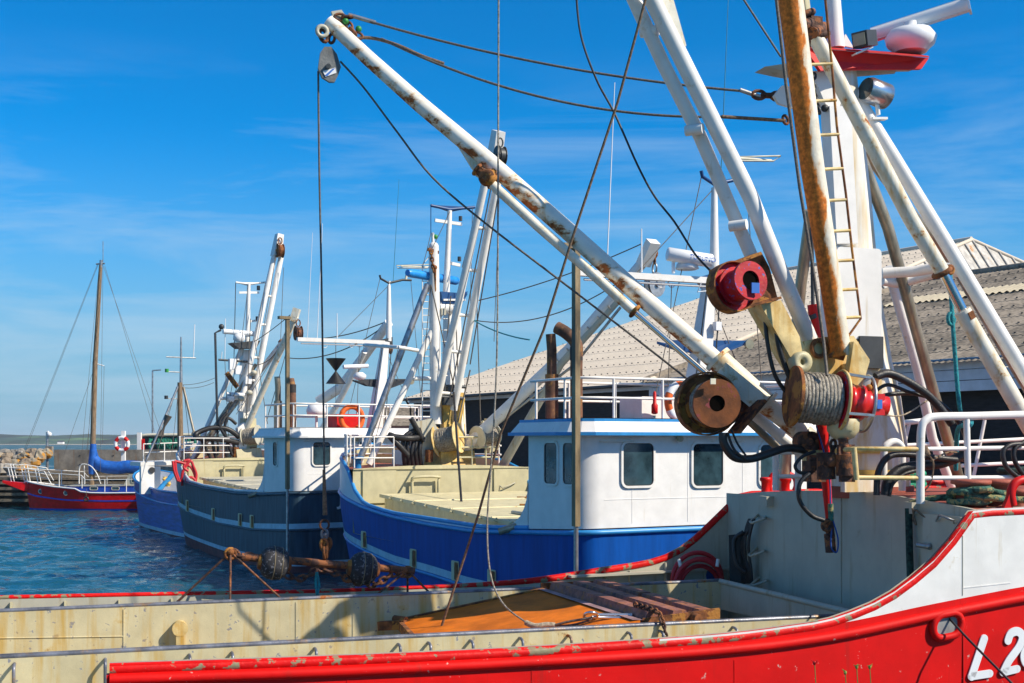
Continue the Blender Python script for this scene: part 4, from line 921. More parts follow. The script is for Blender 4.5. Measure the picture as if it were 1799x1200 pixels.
for i in range(15): mb.tube([k_(436+70*i/14, 730-158*i/14), k_(446+70*i/14, 734-158*i/14)], .015, 5)
obj('ladder', mb, WHITE, bm)
obj('leg', MB().tube([k_(314,838,1.2), k_(497,600,-.2)], [.14,.12], 12), STEEL, T)
obj('leg', MB().tube([k_(350,790,.5), k_(450,640,.2)], .085, 12), PIPEB, T)
obj('leg', MB().tube([k_(335,815,1), k_(425,612,.5)], .11, 12), WHITE, T)
obj('cross_tube', MB().tube([k_(388,700), k_(420,700)], .07, 8), WHITE, T)
obj('boom_clamp', MB().ball(k_(497,601,-.1), .22, (1,1,.7)).tube([k_(492,604,-.1), k_(503,596,-.1)], .15, 8), RUST, T)
obj('rusty_strut', MB().tube([k_(398,655,-.2), k_(417,680,-.2)], .12, 8), RUST, T)
pd = obj('crane_pedestal', MB().beam(k_(432,826), k_(430,788), 1.5, 1.2, FK.r, w2=1.1).beam(k_(436,790), k_(436,735), .8, .6, FK.r, w2=.5), CREAM, T)
for x in (414, 444): obj('base_roller', MB().tube([k_(x,786,-.4), k_(x,804,-.4)], .15, 10), RUST, T)
winch(T, k_(442,766,-.5), V((.95,-.24,.1)), .46, .70, .78, GREYW)
obj('head_plate', MB().prism([k_(418,752,-.4), k_(430,742,-.4), k_(438,760,-.4), k_(432,792,-.4), k_(420,788,-.4)], FK.u*.35), WHITE, T)
mb = MB(); mb.tube(smooth_path([k_(418,778,-.4), k_(390,772,-.6), k_(350,770,-.5), k_(345,762,-.3), k_(370,752,-.3), k_(400,754,-.4), k_(420,768,-.4)], 6), .12, 8)
for pts in ([(352,768),(365,795),(385,832)], [(372,768),(378,800),(392,832)], [(400,770),(398,800),(404,832)], [(415,745),(400,735),(395,760),(408,800)], [(410,780),(418,810),(408,832)], [(398,725),(385,745),(402,775)]): obj('hydraulic_hose', MB().tube(smooth_path([k_(x,y,-.4) for x, y in pts], 5), .075, 8), BLACK, T)
obj('hydraulic_hose', mb, BLACK, T)
fk = lambda a, t: FK.P(a, t, 3.88)
rails([fk(13.75,-2.9), fk(13.75,-.8)], [.95,.62,.3], 0, .9, .022, WHITE, T); rails([fk(13.75,1.0), fk(13.75,2.8)], [.95,.62,.3], 0, .6, .022, WHITE, T)
pth = [V((p.x,p.y,3.95)) for p in HK.line(lambda a: 3.9, -.15, lambda a, t: a > 14.2)[0]]
rails(pth, [.95,.6,.3], 0, 1.4, .03, WHITE, T)
# navy boat: cable stay lines and the boom of its right side (seen between the wheelhouse posts)
mb = MB().tube([k_(560,705,-2), k_(600,680,-3), k_(683,567,-6)], [.24,.24,.2], 12)
bmr = obj('boom', mb, WHITE, T, label='white boom crossing behind the wheelhouse mast')
mb.beam(k_(672,580,-6), k_(690,555,-6.1), .5, .4)
block('sheave_block', bmr, k_(682,590,-6.2), .7, FK.r, RUST)
obj('boom_strut', MB().tube([k_(555,770,-2), k_(592,712,-3), k_(640,618,-5)], .14, 12), WHITE, T)
# black day shape: two cones point to point
c = k_(590,652,-8); T2 = thing('day_shape', 'black double cone day signal hanging above the navy boat wheelhouse', 'day shape', c)
obj('cone', MB().lathe(c, (0,0,1), [(0,.03),(.52,.42)], 20), BLACK, T2); obj('cone', MB().lathe(c, (0,0,-1), [(0,.03),(.52,.42)], 20), BLACK, T2)
obj('line', MB().tube([c+V((0,0,.5)), c+V((0,0,1.25))], .015, 5).tube([c-V((0,0,.5)), c-V((0,0,1.6))], .012, 5), CABLE, T2)
# more running wires of the two boats
for a_, b2_, r_ in (((790,372),(757,440),.012), ((830,366),(826,560),.012), ((864,300),(800,560),.015), ((757,410),(742,470),.012), ((792,520),(776,700),.02), ((800,530),(806,700),.02), ((880,262),(868,600),.012), ((838,540),(845,760),.018), ((850,452),(820,640),.016), ((757,500),(740,690),.014), ((700,610),(660,770),.012)):
    obj('rigging_wire', MB().tube(sag(b_(*a_,-.35), b_(*b2_,-.35), .03), r_, 5), CABLE, boatB)
for a_, b2_, r_ in (((436,500),(424,600),.014), ((466,498),(447,600),.014), ((486,440),(452,640),.016), ((440,560),(432,760),.02), ((448,600),(470,745),.018), ((498,470),(492,620),.014), ((519,560),(468,740),.018), ((420,610),(392,760),.014), ((395,632),(402,780),.014), ((497,602),(415,728),.016), ((432,640),(380,770),.016)):
    obj('rigging_wire', MB().tube(sag(k_(*a_,-.35), k_(*b2_,-.35), .04), r_, 5), CABLE, boatK)
for f_, bt_, mm__ in ((MBm, boatB, 0), (MKm, boatK, 1)):
    for a_, b2_ in (((1232,312),(1150,700)), ((1311,322),(1340,700)), ((1255,330),(1120,478)), ((1240,498),(1330,730)), ((1180,500),(1172,735))): obj('rigging_wire', MB().tube([f_(*a_), f_(*b2_)], .011, 5), CABLE, bt_)
for x, y, h_ in ((398,640,.5), (408,650,.4), (425,668,.35)): obj('mast_box', MB().box(k_(x+10,y,-.1), .25,.3,h_, FK), WPL, boatK)
for x, y in ((438,690), (424,700), (446,655)): obj('mast_fitting', MB().ball(k_(x,y,-.3), .16, (1,1,.8)), GREYW, boatK)
obj('side_radar', MB().tube([k_(398,692,-.2), k_(430,694,-.2)], .09, 8).lathe(k_(404,700,-.2), (0,0,1), [(-.15,.15),(-.05,.22),(.1,.2)], 12), WPL, boatK)
for y in range(10): obj('mast_rung', MB().tube([b_(776,560+y*20,-.0), b_(786,560+y*20,-.0)], .015, 5), STEEL, boatB)
for x, y, s__ in ((778,548,.16), (786,620,.14), (800,560,.12)): obj('mast_fitting', MB().box(b_(x,y,-.1), s__,s__,s__*1.3, FB), GREYW, boatB)
# lifebuoys on the roof rails
p = FB.on_s(1200, 706, .16); lifebuoy(p, FB.u, .40, .085, ORANGE, WPL, 'orange lifebuoy on the roof rail of the blue boat beside the rusty winch drum', upref=1)
p = FK.on_s(618, 735, .16); lifebuoy(p, FK.u, .42, .095, ORANGE, ORANGE, 'orange lifebuoy on the roof rail of the navy boat')
t = thing('rescue_light', 'red rescue light clipped to the roof rail of the blue boat', 'rescue light', FB.on_s(1150, 712, .0))
obj('float', MB().lathe(FB.on_s(1150,718,.0), (0,0,1), [(-.12,.03),(-.10,.07),(.08,.07),(.12,.04),(.34,.035),(.38,.01)], 12), REDP, t)
obj('lens', MB().lathe(FB.on_s(1150,730,.0), (0,0,1), [(-.08,.01),(0,.035)], 10), LENS, t)
# J on the navy stern
c = FK.on_s(594, 884, -.03); obj('hull_letter', text_mesh('J', .95, c, FK.r, V((0,0,1)), -FK.u, .01), WPL, boatK)
# red hose on the navy boat's bow
random.seed(5)
t = thing('hose', 'bright red hose looped over the bow bulwark of the navy boat', 'hose', FK.P(12.6,-2.9,2.9))
cr = lambda x, y, d=0: FK.on_s(280+x/3.75, 740+y/3.75, 12.9+d)
for L_ in ([(88,262),(98,330),(122,395)], [(105,268),(110,330),(135,400)], [(100,264),(150,275),(205,300),(232,350),(238,400),(215,432),(182,415),(178,382),(212,370),(236,392),(230,420)], [(150,425),(150,350),(170,305),(205,262),(225,300),(243,350),(236,405)], [(160,262),(200,258),(160,300),(190,330)]):
    obj('hose_loop', MB().tube(smooth_path([cr(x, y, -.03*q_) for q_, (x, y) in enumerate(L_)], 6), .062, 8), HOSER, t)

# ------------------------------------------------------------------ small blue boat and yacht
FS = Frame(px(330,900,60).x+.85*2.0, 60+.52*2.0, -.52, .854, .854, .52)
def smallboat():
    T = thing('fishing_boat', 'small blue wooden fishing boat with white bow shelter, right of the red yacht', 'fishing boat', FS.P(6,0,0))
    # side traced from the photograph
    zk = lambda a: 1.55+.02*max(0,a-4)**1.6; L = 15.4
    H = Hull(FS, 2.0, L, zk, lambda a: zk(a)+.7, s0=-4.6)
    return T, H, zk
Ts, Hs, zks = smallboat()
sbl = mat('small_boat_blue_paint', (.01,.09,.42), .4, var=.25, vscale=1, stretch=(1,1,9), bump=.2)
obj('hull', Hs.skin(lambda a: -.4, zks, 6), sbl, Ts)
obj('bulwark', Hs.skin(zks, lambda a: zks(a)+.62, 2), sbl, Ts); obj('inner_bulwark', Hs.skin(lambda a: 1.3, lambda a: zks(a)+.62, 2, -.1), WHCLEAN, Ts)
for zf, r, m_ in ((zks, .05, BLUETR), (lambda a: zks(a)+.62, .06, BLUETR)):
    mb = MB()
    for run in Hs.line(zf, .02): mb.tube(run, r, 8)
    obj('strake', mb, m_, Ts)
strip(Hs, lambda a: -.4, lambda a: .06, .01, ANTIF, 'antifouling', Ts); strip(Hs, lambda a: .06, lambda a: .24, .012, BLUEST, 'waterline_stripe', Ts)
obj('deck', Hs.slab(1.4, -4, 9), GREYW, Ts)
def s_(x, y, a=6.6): return FS.on_s(x, y, a)
obj('bow_shelter', MB().prism([s_(248,818), s_(282,820), s_(282,868), s_(248,868)], FS.u*.35), WHCLEAN, Ts)
obj('shelter_roof', MB().prism([s_(247,812), s_(340,808), s_(340,815), s_(247,819)], FS.u*2.4-FS.u*.3), WHITE, Ts)
pt = obj('porthole', MB().disc(s_(267,826,6.56), FS.u, .16, .06, 20), DARK, Ts)
rails([s_(252,812,6.8), s_(340,808,6.8)], [.95,.5], 0, 1.1, .03, WHITE, Ts)
obj('mast', MB().tube([s_(317,815,5.5), s_(316,672,5.5)], [.17,.13], 12), WOOD, Ts)
obj('topmast', MB().tube([s_(318,680,5.5), s_(318,592,5.5)], [.09,.04], 8), STEEL, Ts)
obj('mast_yard', MB().tube([s_(292,627,5.5), s_(344,629,5.5)], .035, 6).tube([s_(294,653,5.5), s_(317,654,5.5)], .03, 6).tube([s_(293,700,5.5), s_(317,701,5.5)], .025, 6), STEEL, Ts)
obj('rod_antenna', MB().tube([s_(340,628,5.5), s_(342,570,5.5)], .025, 6), WPL, Ts)
for x, y in ((293,648), (292,695)): obj('mast_lamp', MB().tube([s_(x,y,5.5), s_(x,y+6,5.5)], .1, 8), GREENP if y < 660 else DARK, Ts)
obj('boom_spar', MB().tube([s_(314,676,5.5), s_(256,812,5.0)], .06, 8), STEEL, Ts); obj('boom_spar', MB().tube([s_(322,680,5.5), s_(341,760,5.0)], .07, 8).ball(s_(342,763,5), .18), PIPEB, Ts)
obj('lamp_net', MB().lathe(s_(296,730,5.2), V((-.35,0,-.9)), [(0,.20),(.6,.06),(.75,.06),(1.1,.17)], 12), CABLE, Ts)
for a_, b2 in (((318,676),(382,662)), ((320,681),(376,672)), ((310,680),(270,812)), ((314,676),(300,810)), ((322,676),(338,812))):
    obj('rigging_wire', MB().tube(sag(s_(*a_,5.5), s_(*b2,5.0), .12), .014, 5), CABLE, Ts)
obj('derrick', MB().tube([s_(278,862,5.2), s_(304,833,5.2)], .13, 8), BLUETR, Ts)
obj('deck_gear', MB().box(s_(293,846,5.3), .25,.3,.5, FS).ball(s_(288,842,5.0), .08).ball(s_(297,850,5.0), .10), YEL, Ts)

# yacht
YD = 86.0
FY = Frame(px(45,895,YD).x, YD, 1, 0, 0, 1)
def y_(x, y, d=0): return px(x, y, YD-1.4+d)
Ty = thing('yacht', 'red sailing yacht with blue cabin and wooden mast, moored at the timber pier', 'sailing boat', FY.P(6,0,0))
sheer = [(-.1,1.93),(2,1.6),(4,1.45),(4.4,1.2),(6,1.17),(12,1.22)]
rows = []
half = lambda a: 1.6*math.sin(min(1, max(0.0, (a+.02))/5.5)*PI/2)**.8
Ls = [0,.25,.6,1,1.6,2.4,3.2,3.9,4.3,5,6,7,8,9,10,11,12,13]
for side in (-1, 1):
    mb = MB(); rows = []
    for j in range(7):
        f = j/6; rows.append([FY.P(a + (.35*(1-f) if a < .3 else 0), side*half(a)*(.72+.28*f**.6), -.3+(interp(sheer, a)+.3)*f) for a in Ls])
    mb.sheet(rows, flip=side > 0)
    if side < 0: allm = mb
    else:
        o2 = len(allm.v); allm.add(mb.v, mb.f, True)
allm.add([FY.P(13,-1.6,-.3), FY.P(13,1.6,-.3), FY.P(13,1.6,1.2), FY.P(13,-1.6,1.2)], [[0,1,2,3]], False)
obj('hull', allm, YRED, Ty)
def ystripe(z0, z1, m_, nm, d=.012):
    mb = MB()
    for side in (-1, 1):
        R_ = []
        for z in (z0, z1):
            R_.append([FY.P(a + (.35*(1-(z(a)+.3)/(interp(sheer,a)+.3)) if a < .3 else 0), side*(half(a)*(.72+.28*max(0,min(1,(z(a)+.3)/(interp(sheer,a)+.3)))**.6)+d), z(a)) for a in Ls])
        mb.sheet(R_)
    obj(nm, mb, m_, Ty)
ystripe(lambda a: -.1, lambda a: .12, YBLUE, 'waterline_stripe', .016)
zsf = lambda a: interp([(0,1.12),(1,.95),(3,.72),(6,.66),(13,.72)], a)
ystripe(lambda a: zsf(a)-.05, lambda a: zsf(a)+.05, mat('yacht_line_blue', (.02,.07,.55), .3), 'stripe')
mb = MB()
for side in (-1, 1): mb.tube([FY.P(a, side*half(a), interp(sheer, a)+.03) for a in Ls], .05, 6)
obj('toe_rail', mb, WHCLEAN, Ty)
obj('deck', MB().sheet([[FY.P(a, -half(a), interp(sheer, a)-.02) for a in Ls], [FY.P(a, half(a), interp(sheer, a)-.02) for a in Ls]]), mat('grey_yacht_deck', (.35,.34,.30), .7), Ty)
obj('bowsprit', MB().prism([FY.P(.6,-.22,1.75), FY.P(-1.55,-.12,2.0), FY.P(-1.55,-.12,1.85), FY.P(.05,-.22,1.25)], (0,.44,0)), YRED, Ty)
obj('cabin', MB().prism([FY.P(3.1,-1.05,1.2), FY.P(3.1,-1.05,1.62), FY.P(9,-1.05,1.66), FY.P(9,-1.05,1.2)], (0,2.1,0)), YBLUE, Ty)
obj('cabin_roof', MB().prism([FY.P(3.05,-1.1,1.63), FY.P(9,-1.1,1.67), FY.P(9,-1.1,1.74), FY.P(3.05,-1.1,1.69)], (0,2.2,0)), GREYW, Ty)
for x in (165, 203): window(Ty, px(x,858,YD-1.07), V((1,0,0)), V((0,0,1)), V((0,-1,0)), .48, .18, .05, PLAST, .03)
wh = obj('deckhouse', MB().prism([FY.P(7.0,-.85,1.72), FY.P(7.35,-.85,2.45), FY.P(9.4,-.85,2.5), FY.P(9.4,-.85,1.72)], (0,1.7,0)), GREYW, Ty)
window(wh, FY.P(7.9,-.86,2.1), V((1,0,0)), V((0,0,1)), V((0,-1,0)), .7, .42, .08, GREYW, .03)
obj('windscreen', MB().prism([FY.P(7.1,-.7,1.85), FY.P(7.32,-.7,2.38), FY.P(7.30,.7,2.38), FY.P(7.08,.7,1.85)], (-.03,0,0)), GLASS, Ty)
for x, y in ((72,863), (116.5,866)):
    i = px(x,y,YD-half((x-45)/25.6)*.98-.02); pp = obj('porthole', MB().disc(i-V((0,.04,0)), V((0,1,0)), .17, .08, 18), PLAST, Ty); obj('porthole_glass', MB().disc(i-V((0,.085,0)), V((0,1,0)), .12, .02, 16), GLASS, pp)
tf = px(151.5,877,YD-1.75); ft = thing('tyre_fender', 'small black tyre fender hanging on the side of the red yacht', 'fender', tf); obj('tyre', MB().torus(tf, V((0,1,0)), .13, .06, 20, 10), BLACK, ft); obj('line', MB().tube([tf+V((0,0,.15)), tf+V((0,.05,.7))], .015, 5), ROPEB, ft)
# rails
mb = MB()
top = [(0,820),(60,824),(82,831),(95,832),(142,834),(145,842),(155,843),(245,842)]
def yr(x, y, side=-1): return px(x, y, YD + side*half(max(0,(x-45)/25.6)))
for side in (-1, 1):
    dx, dy = (0,0) if side < 0 else (4,-6)
    P_ = lambda x, y: yr(x+dx, y+dy, side)
    mb.tube([P_(5,821), P_(45,823), P_(78,828), P_(90,850)], .03, 6)
    mb.tube([P_(40,829), P_(100,832), P_(143,835), P_(150,843), P_(160,843), P_(250,842)], .025, 6)
    mb.tube([P_(12,835), P_(66,837), P_(84,841)], .018, 5)
    for x0, y0, x1, y1 in ((14,821,20,846), (19,821,25,846), (38,824,44,850), (44,824,49,852), (62,826,68,853), (104,833,104,857), (144,836,144,858), (184,843,184,864), (222,843,222,864)): mb.tube([P_(x0,y0), P_(x1,y1)], .03, 6)
obj('railing', mb, WHITE, Ty)
mb = MB()
for d in (-.6, .6):
    mb.tube(smooth_path([y_(139,850,d+1.4), y_(141,818,d+1.4), y_(158,818,d+1.4), y_(170,832,d+1.4), y_(177,850,d+1.4)], 4), .035, 6).tube([y_(148,818,d+1.4), y_(149,850,d+1.4)], .03, 6)
obj('mast_pulpit', mb, WHITE, Ty)
mc_ = 1.4
obj('mast', MB().tube([y_(161,855,mc_), y_(167,640,mc_), y_(177,466,mc_)], [.19,.17,.12], 14), WOOD, Ty)
obj('mast_head', MB().tube([y_(169,464,mc_), y_(184,463,mc_)], .06, 6).tube([y_(177,470,mc_), y_(178,457,mc_)], .12, 8).tube([y_(181,460,mc_), y_(181,424,mc_)], .025, 6), STEEL, Ty)
obj('spreader', MB().tube([y_(162,637,mc_), y_(183,643,mc_)], .04, 6), WHITE, Ty)
cov = smooth_path([y_(163,790,mc_), y_(166,806,mc_), y_(178,818,mc_), y_(205,822,mc_), y_(225,820,mc_), y_(258,820,mc_)], 5)
rr = [.12 + .33*math.sin(min(1,(i+1)/14)*PI/2)*(1 if i < 20 else max(.62, 1-(i-20)*.06)) for i in range(len(cov))]
mb = MB().tube(cov, rr, 14).tube([y_(161,833,mc_-.1), y_(163,812,mc_-.1), y_(164,780,mc_-.1)], [.2,.3,.2], 12)
mb.prism([y_(162,780,mc_-.15), y_(166,786,mc_-.15), y_(172,806,mc_-.15), y_(190,820,mc_-.15), y_(166,822,mc_-.15)], (0,.3,0))
obj('sail_cover', mb, SAIL, Ty); obj('boom', MB().tube([y_(163,830,mc_), y_(262,824,mc_)], .09, 8), WOOD, Ty)
for a_, b2, c_ in (((171,465),(27,830),0), ((172,466),(30,830),.3), ((168,640),(112,800),-1), ((181,466),(283,760),0), ((184,467),(272,760),.6), ((174,470),(140,836),-1.3), ((175,470),(150,850),1), ((181,470),(176,850),-1.2), ((168,640),(146,850),-1.2), ((183,643),(180,780),0)):
    obj('rigging_wire', MB().tube([y_(*a_,mc_), y_(*b2,mc_+c_)], .012, 4), CABLE, Ty)
# ------------------------------------------------------------------ the red boat in the foreground
F0 = Frame(-.306*14.7, .952*14.7, .952, .306, -.306, .952)
def g(x, y, t=0, d=0): return F0.on_t(x, y, t)           # t: metres from the centreline, + is away from the camera
NT, FT = -3.2, 3.2
SB = 9.3
near_k = [(170,1169),(560,1157),(900,1142),(1250,1122),(1458,1098),(1640,1061),(1799,1030)]
near_c = [(170,1167),(560,1154),(900,1139),(1250,1116),(1400,1098),(1458,1088),(1510,1070),(1558,1048),(1605,1015),(1646,980),(1680,940),(1712,895)]
far_k = [(0,1050),(400,1041),(600,1037),(900,1024),(1147,1003)]
far_c = [(0,1048),(400,1040),(600,1036),(900,1022),(1060,1000),(1147,985),(1200,960),(1250,915),(1297,868)]
kz = sorted(F0.sz(x, y, NT) for x, y in near_k); cz = sorted(F0.sz(x, y, NT) for x, y in near_c); fcz = sorted(F0.sz(x, y, FT) for x, y in far_c)
print('near k', [(round(a,2),round(b,2)) for a,b in kz]); print('near c', [(round(a,2),round(b,2)) for a,b in cz]); print('far c', [(round(a,2),round(b,2)) for a,b in fcz])
sm = lambda L: [(v.x, v.z) for v in smooth_path([V((a,0,b)) for a, b in L], 5)]
kz, cz, fcz = sm(kz), sm(cz), sm(fcz)
ZF = 3.93
zk = lambda a: interp(kz+[(12,3.35),(20,3.9)], a) if a < 9.7 else interp([(9.7,kz[-1][1]),(20,kz[-1][1]+.9)], a)
zcn = lambda a: interp(cz, a) if a < cz[-1][0] else cz[-1][1]+.02*(a-cz[-1][0])
zcf = lambda a: interp(fcz, a) if a < fcz[-1][0] else fcz[-1][1]+.02*(a-fcz[-1][0])
T0 = thing('fishing_boat', 'large red fishing boat with cream hold and rusty crane booms in the foreground', 'fishing boat', F0.P(3,0,0), 'mussel boats moored in a row')
def plan0(B):
    pts = [(-12,0),(-12,B-.5),(-11.5,B)] + [(-11.5+23*i/92., B) for i in range(1,93)] + [(12.6,B*.97),(13.6,B*.92),(14.6,B*.84),(15.6,B*.72),(16.6,B*.55),(17.5,B*.33),(18.3,0)]
    return [(s,-h) for s, h in pts] + [(s,h) for s, h in pts[-2:0:-1]]
class Hull0(Hull):
    def __init__(s): s.fr = F0; s.ct = plan0(3.2); s.s0 = -12; s.B = 3.2
    def pt(s, i, z, d=0):
        a, t = off(s.ct, i, d) if d else s.ct[i]; f = max(0, min(1, (a-8)/8)); zz = max(0, 1-max(z,-.5)/2.8)
        return F0.P(a, t*(1-.13*f*zz**1.3), z)
H0 = Hull0()
sgap = F0.sz(171, 1168, NT)[0]
print('gap', sgap)
both = lambda fn, ff: (lambda a, t=0: fn(a))
nearside = lambda a, t: t <= .01
farside = lambda a, t: t >= -.01
# near side hull: full height forward of the loading gap, low aft of it
lowz = 1.8
obj('hull', H0.skin(lambda a: -.6, lambda a: lowz, 3), RED, T0)
for nm, cnd, zc_ in (('hull_side', nearside, zcn), ('hull_side', farside, zcf)):
    c2 = (lambda a, t, cnd=cnd: cnd(a, t) and (a >= sgap-.05 or t > 0))
    zk_ = zk if cnd is nearside else (lambda a: min(zk(a), zcf(a)-.03))
    obj(nm, H0.skin(lambda a: lowz, zk_, 5, 0, c2), RED, T0)
    mb = H0.skin(zk_, zc_, 5, 0, lambda a, t, cnd=cnd: c2(a, t) and a > 5.0); obj('bulwark', mb, WHITE, T0)
    mb = H0.skin(lambda a: 1.85, zc_, 4, -.10, c2); obj('inner_bulwark', mb, GREYW, T0)
    mb = MB()
    if cnd is nearside:
        for run in H0.line(lambda a: zc_(a)-.052, -.04, c2): mb.tube(run, .052, 10)
    else:
        for run in H0.line(lambda a: zc_(a)-.005, -.075, c2): mb.tube(run, [.032+.022*max(0, min(1, (F0.st(p)[0]-4.5)/2)) for p in run], 10)
    obj('bulwark_cap', mb, REDCAP, T0)
    mb = MB()
    for run in H0.line(lambda a: min(zk(a), zc_(a))-.128, .0, c2): mb.tube(run, .052, 12)
    obj('rubbing_strake', mb, RED, T0)
# end plate of the gap
e = F0.P(sgap-.3, NT, 0)
sg = min(a for a, t in H0.ct if a >= sgap-.05); obj('bulwark_end', MB().box(F0.P(sg-.012, NT+.045, (lowz+zcn(sg))/2-.05), .025, .12, zcn(sg)-lowz-.1, F0), RED, T0)
# stiffener knees on the far bulwark (every one a plate)
for i, x in enumerate((18, 113, 208, 300, 392, 437, 520, 568, 655, 740, 820, 903, 985, 1062)):
    s_, _ = F0.sz(x, 1060, FT-.14)
    mb = MB(); z1 = zcf(s_)-.06
    mb.prism([F0.P(s_, FT-.11, 1.85), F0.P(s_, FT-.11, z1), F0.P(s_, FT-.20, z1), F0.P(s_, FT-.34, 1.85)], F0.u*.025); obj('bulwark_knee', mb, CREAM, T0)
for s_ in (7.05, 7.6, 8.2):
    obj('bulwark_knee', MB().prism([F0.P(s_, FT-.11, 1.85), F0.P(s_, FT-.11, zcf(s_)-.06), F0.P(s_, FT-.16, zcf(s_)-.06), F0.P(s_, FT-.24, 1.85)], F0.u*.02), GREYW, T0)
obj('bulwark_stringer', MB().beam(F0.P(6.6,FT-.2,2.66), F0.P(9.25,FT-.2,2.70), .16, .03), GREYW, T0)
# forward oval freeing hole in the far bulwark, rim + view through to blue
c = F0.on_t(1253, 1010, FT-.12); obj('freeing_port', MB().ring(rrect(c, F0.u, V((0,0,1)), .36, .34, .16), rrect(c, F0.u, V((0,0,1)), .28, .26, .12), -F0.r*.03), GREYW, T0)
obj('freeing_port_opening', MB().prism(rrect(c, F0.u, V((0,0,1)), .28, .26, .12), -F0.r*.006), BLUE, T0)
# side decks
mb = MB()
mb.prism([F0.P(-12,-3.12,1.85), F0.P(SB,-3.12,1.85), F0.P(SB,-1.6,1.85), F0.P(-12,-1.6,1.85)], V((0,0,-.03)))
mb.prism([F0.P(-12,2.25,1.85), F0.P(SB,2.25,1.85), F0.P(SB,3.12,1.85), F0.P(-12,3.12,1.85)], V((0,0,-.03)))
mb.prism([F0.P(8.75,-1.6,1.85), F0.P(SB,-1.6,1.85), F0.P(SB,2.25,1.85), F0.P(8.75,2.25,1.85)], V((0,0,-.03)))
obj('deck', mb, CREAM, T0)
# hold: coaming
nc = sorted(F0.sz(x, y, -1.55) for x, y in ((0,1156),(600,1126),(1250,1094),(1467,1084))); fc = sorted(F0.sz(x, y, 2.2) for x, y in ((0,1075),(600,1050),(900,1037),(1113,1028),(1265,1021)))
print('near coam', nc, 'far coam', fc)
zn = lambda a: interp([(-11, nc[0][1])]+nc, a); zfar = lambda a: interp([(-11, fc[0][1])]+fc, a)
tn = lambda a: -1.55; tf_ = lambda a: 2.2
S = [-11,-6,-3,-1.5,0,1,2,3,4,5,6,7,8,8.7]
def coam(tt, zf_, th, m, nm, z0=.55):
    mb = MB()
    A_ = [[F0.P(a, tt-th/2, z) for a in S] for z in (z0,)] + [[F0.P(a, tt-th/2, zf_(a)) for a in S]]
    B_ = [[F0.P(a, tt+th/2, z0) for a in S], [F0.P(a, tt+th/2, zf_(a)) for a in S]]
    mb.sheet(A_, smooth=False).sheet(B_, smooth=False).sheet([A_[1], B_[1]], smooth=False)
    return obj(nm, mb, m, T0)
coam(-1.55, zn, .05, HOLDW, 'near_coaming'); coam(2.2, zfar, .05, HOLDW, 'far_coaming')
obj('coaming_rail', MB().tube([F0.P(a, -1.55, zn(a)+.01) for a in S], .030, 10), RAILST, T0); obj('coaming_rail', MB().tube([F0.P(a, 2.2, zfar(a)+.01) for a in S], .030, 10), RAILST, T0)
for x in (217, 520, 620): 
    a = F0.st(F0.on_t(x, 1100, 2.17))[0]; obj('weld_seam', MB().beam(F0.P(a,2.172,1.0), F0.P(a,2.172,zfar(a)-.03), .012, .012), HOLDW, T0)
obj('weld_seam', MB().tube([F0.on_t(-200,1124,2.172), F0.on_t(217,1118,2.172)], .009, 6), HOLDW, T0)
zE0, zE1 = zn(8.7), zfar(8.7)
mb = MB().prism([F0.P(8.7,-1.55,zE0), F0.P(8.7,2.2,zE1), F0.P(8.7,2.2,zE1-.42), F0.P(8.7,-1.55,zE0-.30)], F0.u*.05); obj('end_coaming', mb, GREYW, T0)
obj('coaming_rail', MB().tube([F0.P(8.7,-1.55,zE0), F0.P(8.7,2.2,zE1)], .04, 10), GREYW, T0)
obj('hold_bulkhead', MB().prism([F0.P(9.2,-1.55,.55), F0.P(9.2,2.2,.55), F0.P(9.2,2.2,1.84), F0.P(9.2,-1.55,1.84)], F0.u*.03), GREYW, T0)
obj('hold_floor', MB().prism([F0.P(-11,-1.55,.55), F0.P(9.2,-1.55,.55), F0.P(9.2,2.2,.55), F0.P(-11,2.2,.55)], V((0,0,-.03))), HOLDW, T0)
obj('hold_bulkhead', MB().prism([F0.P(-11,-1.55,.55), F0.P(-11,2.2,.55), F0.P(-11,2.2,2.5), F0.P(-11,-1.55,2.5)], F0.u*.03), HOLDW, T0)
# stanchion brackets on the near coaming
for x in (25, 185, 333, 408, 554, 701, 754, 828, 915, 1000, 1105, 1161, 1290):
    a = F0.st(F0.on_t(x, 1130, -1.62))[0]
    mb = MB().tube(smooth_path([F0.P(a,-1.57,zn(a)-.06), F0.P(a,-1.66,zn(a)-.07), F0.P(a+.0,-1.70,zn(a)-.16), F0.P(a,-1.70,1.86)], 4), .017, 8); obj('coaming_bracket', mb, RAILST, T0)
# round-topped fitting on the hold wall and weld line
a = F0.st(F0.on_t(316, 1110, 2.1))[0]
mb = MB().beam(F0.P(a,2.14,.9), F0.P(a,2.14,F0.on_t(316,1108,2.14).z), .10, .19, F0.r).tube([F0.P(a,2.04,F0.on_t(316,1104,2.1).z), F0.P(a,2.19,F0.on_t(316,1104,2.1).z)], .10, 16); obj('wall_fitting', mb, CREAMY, T0)

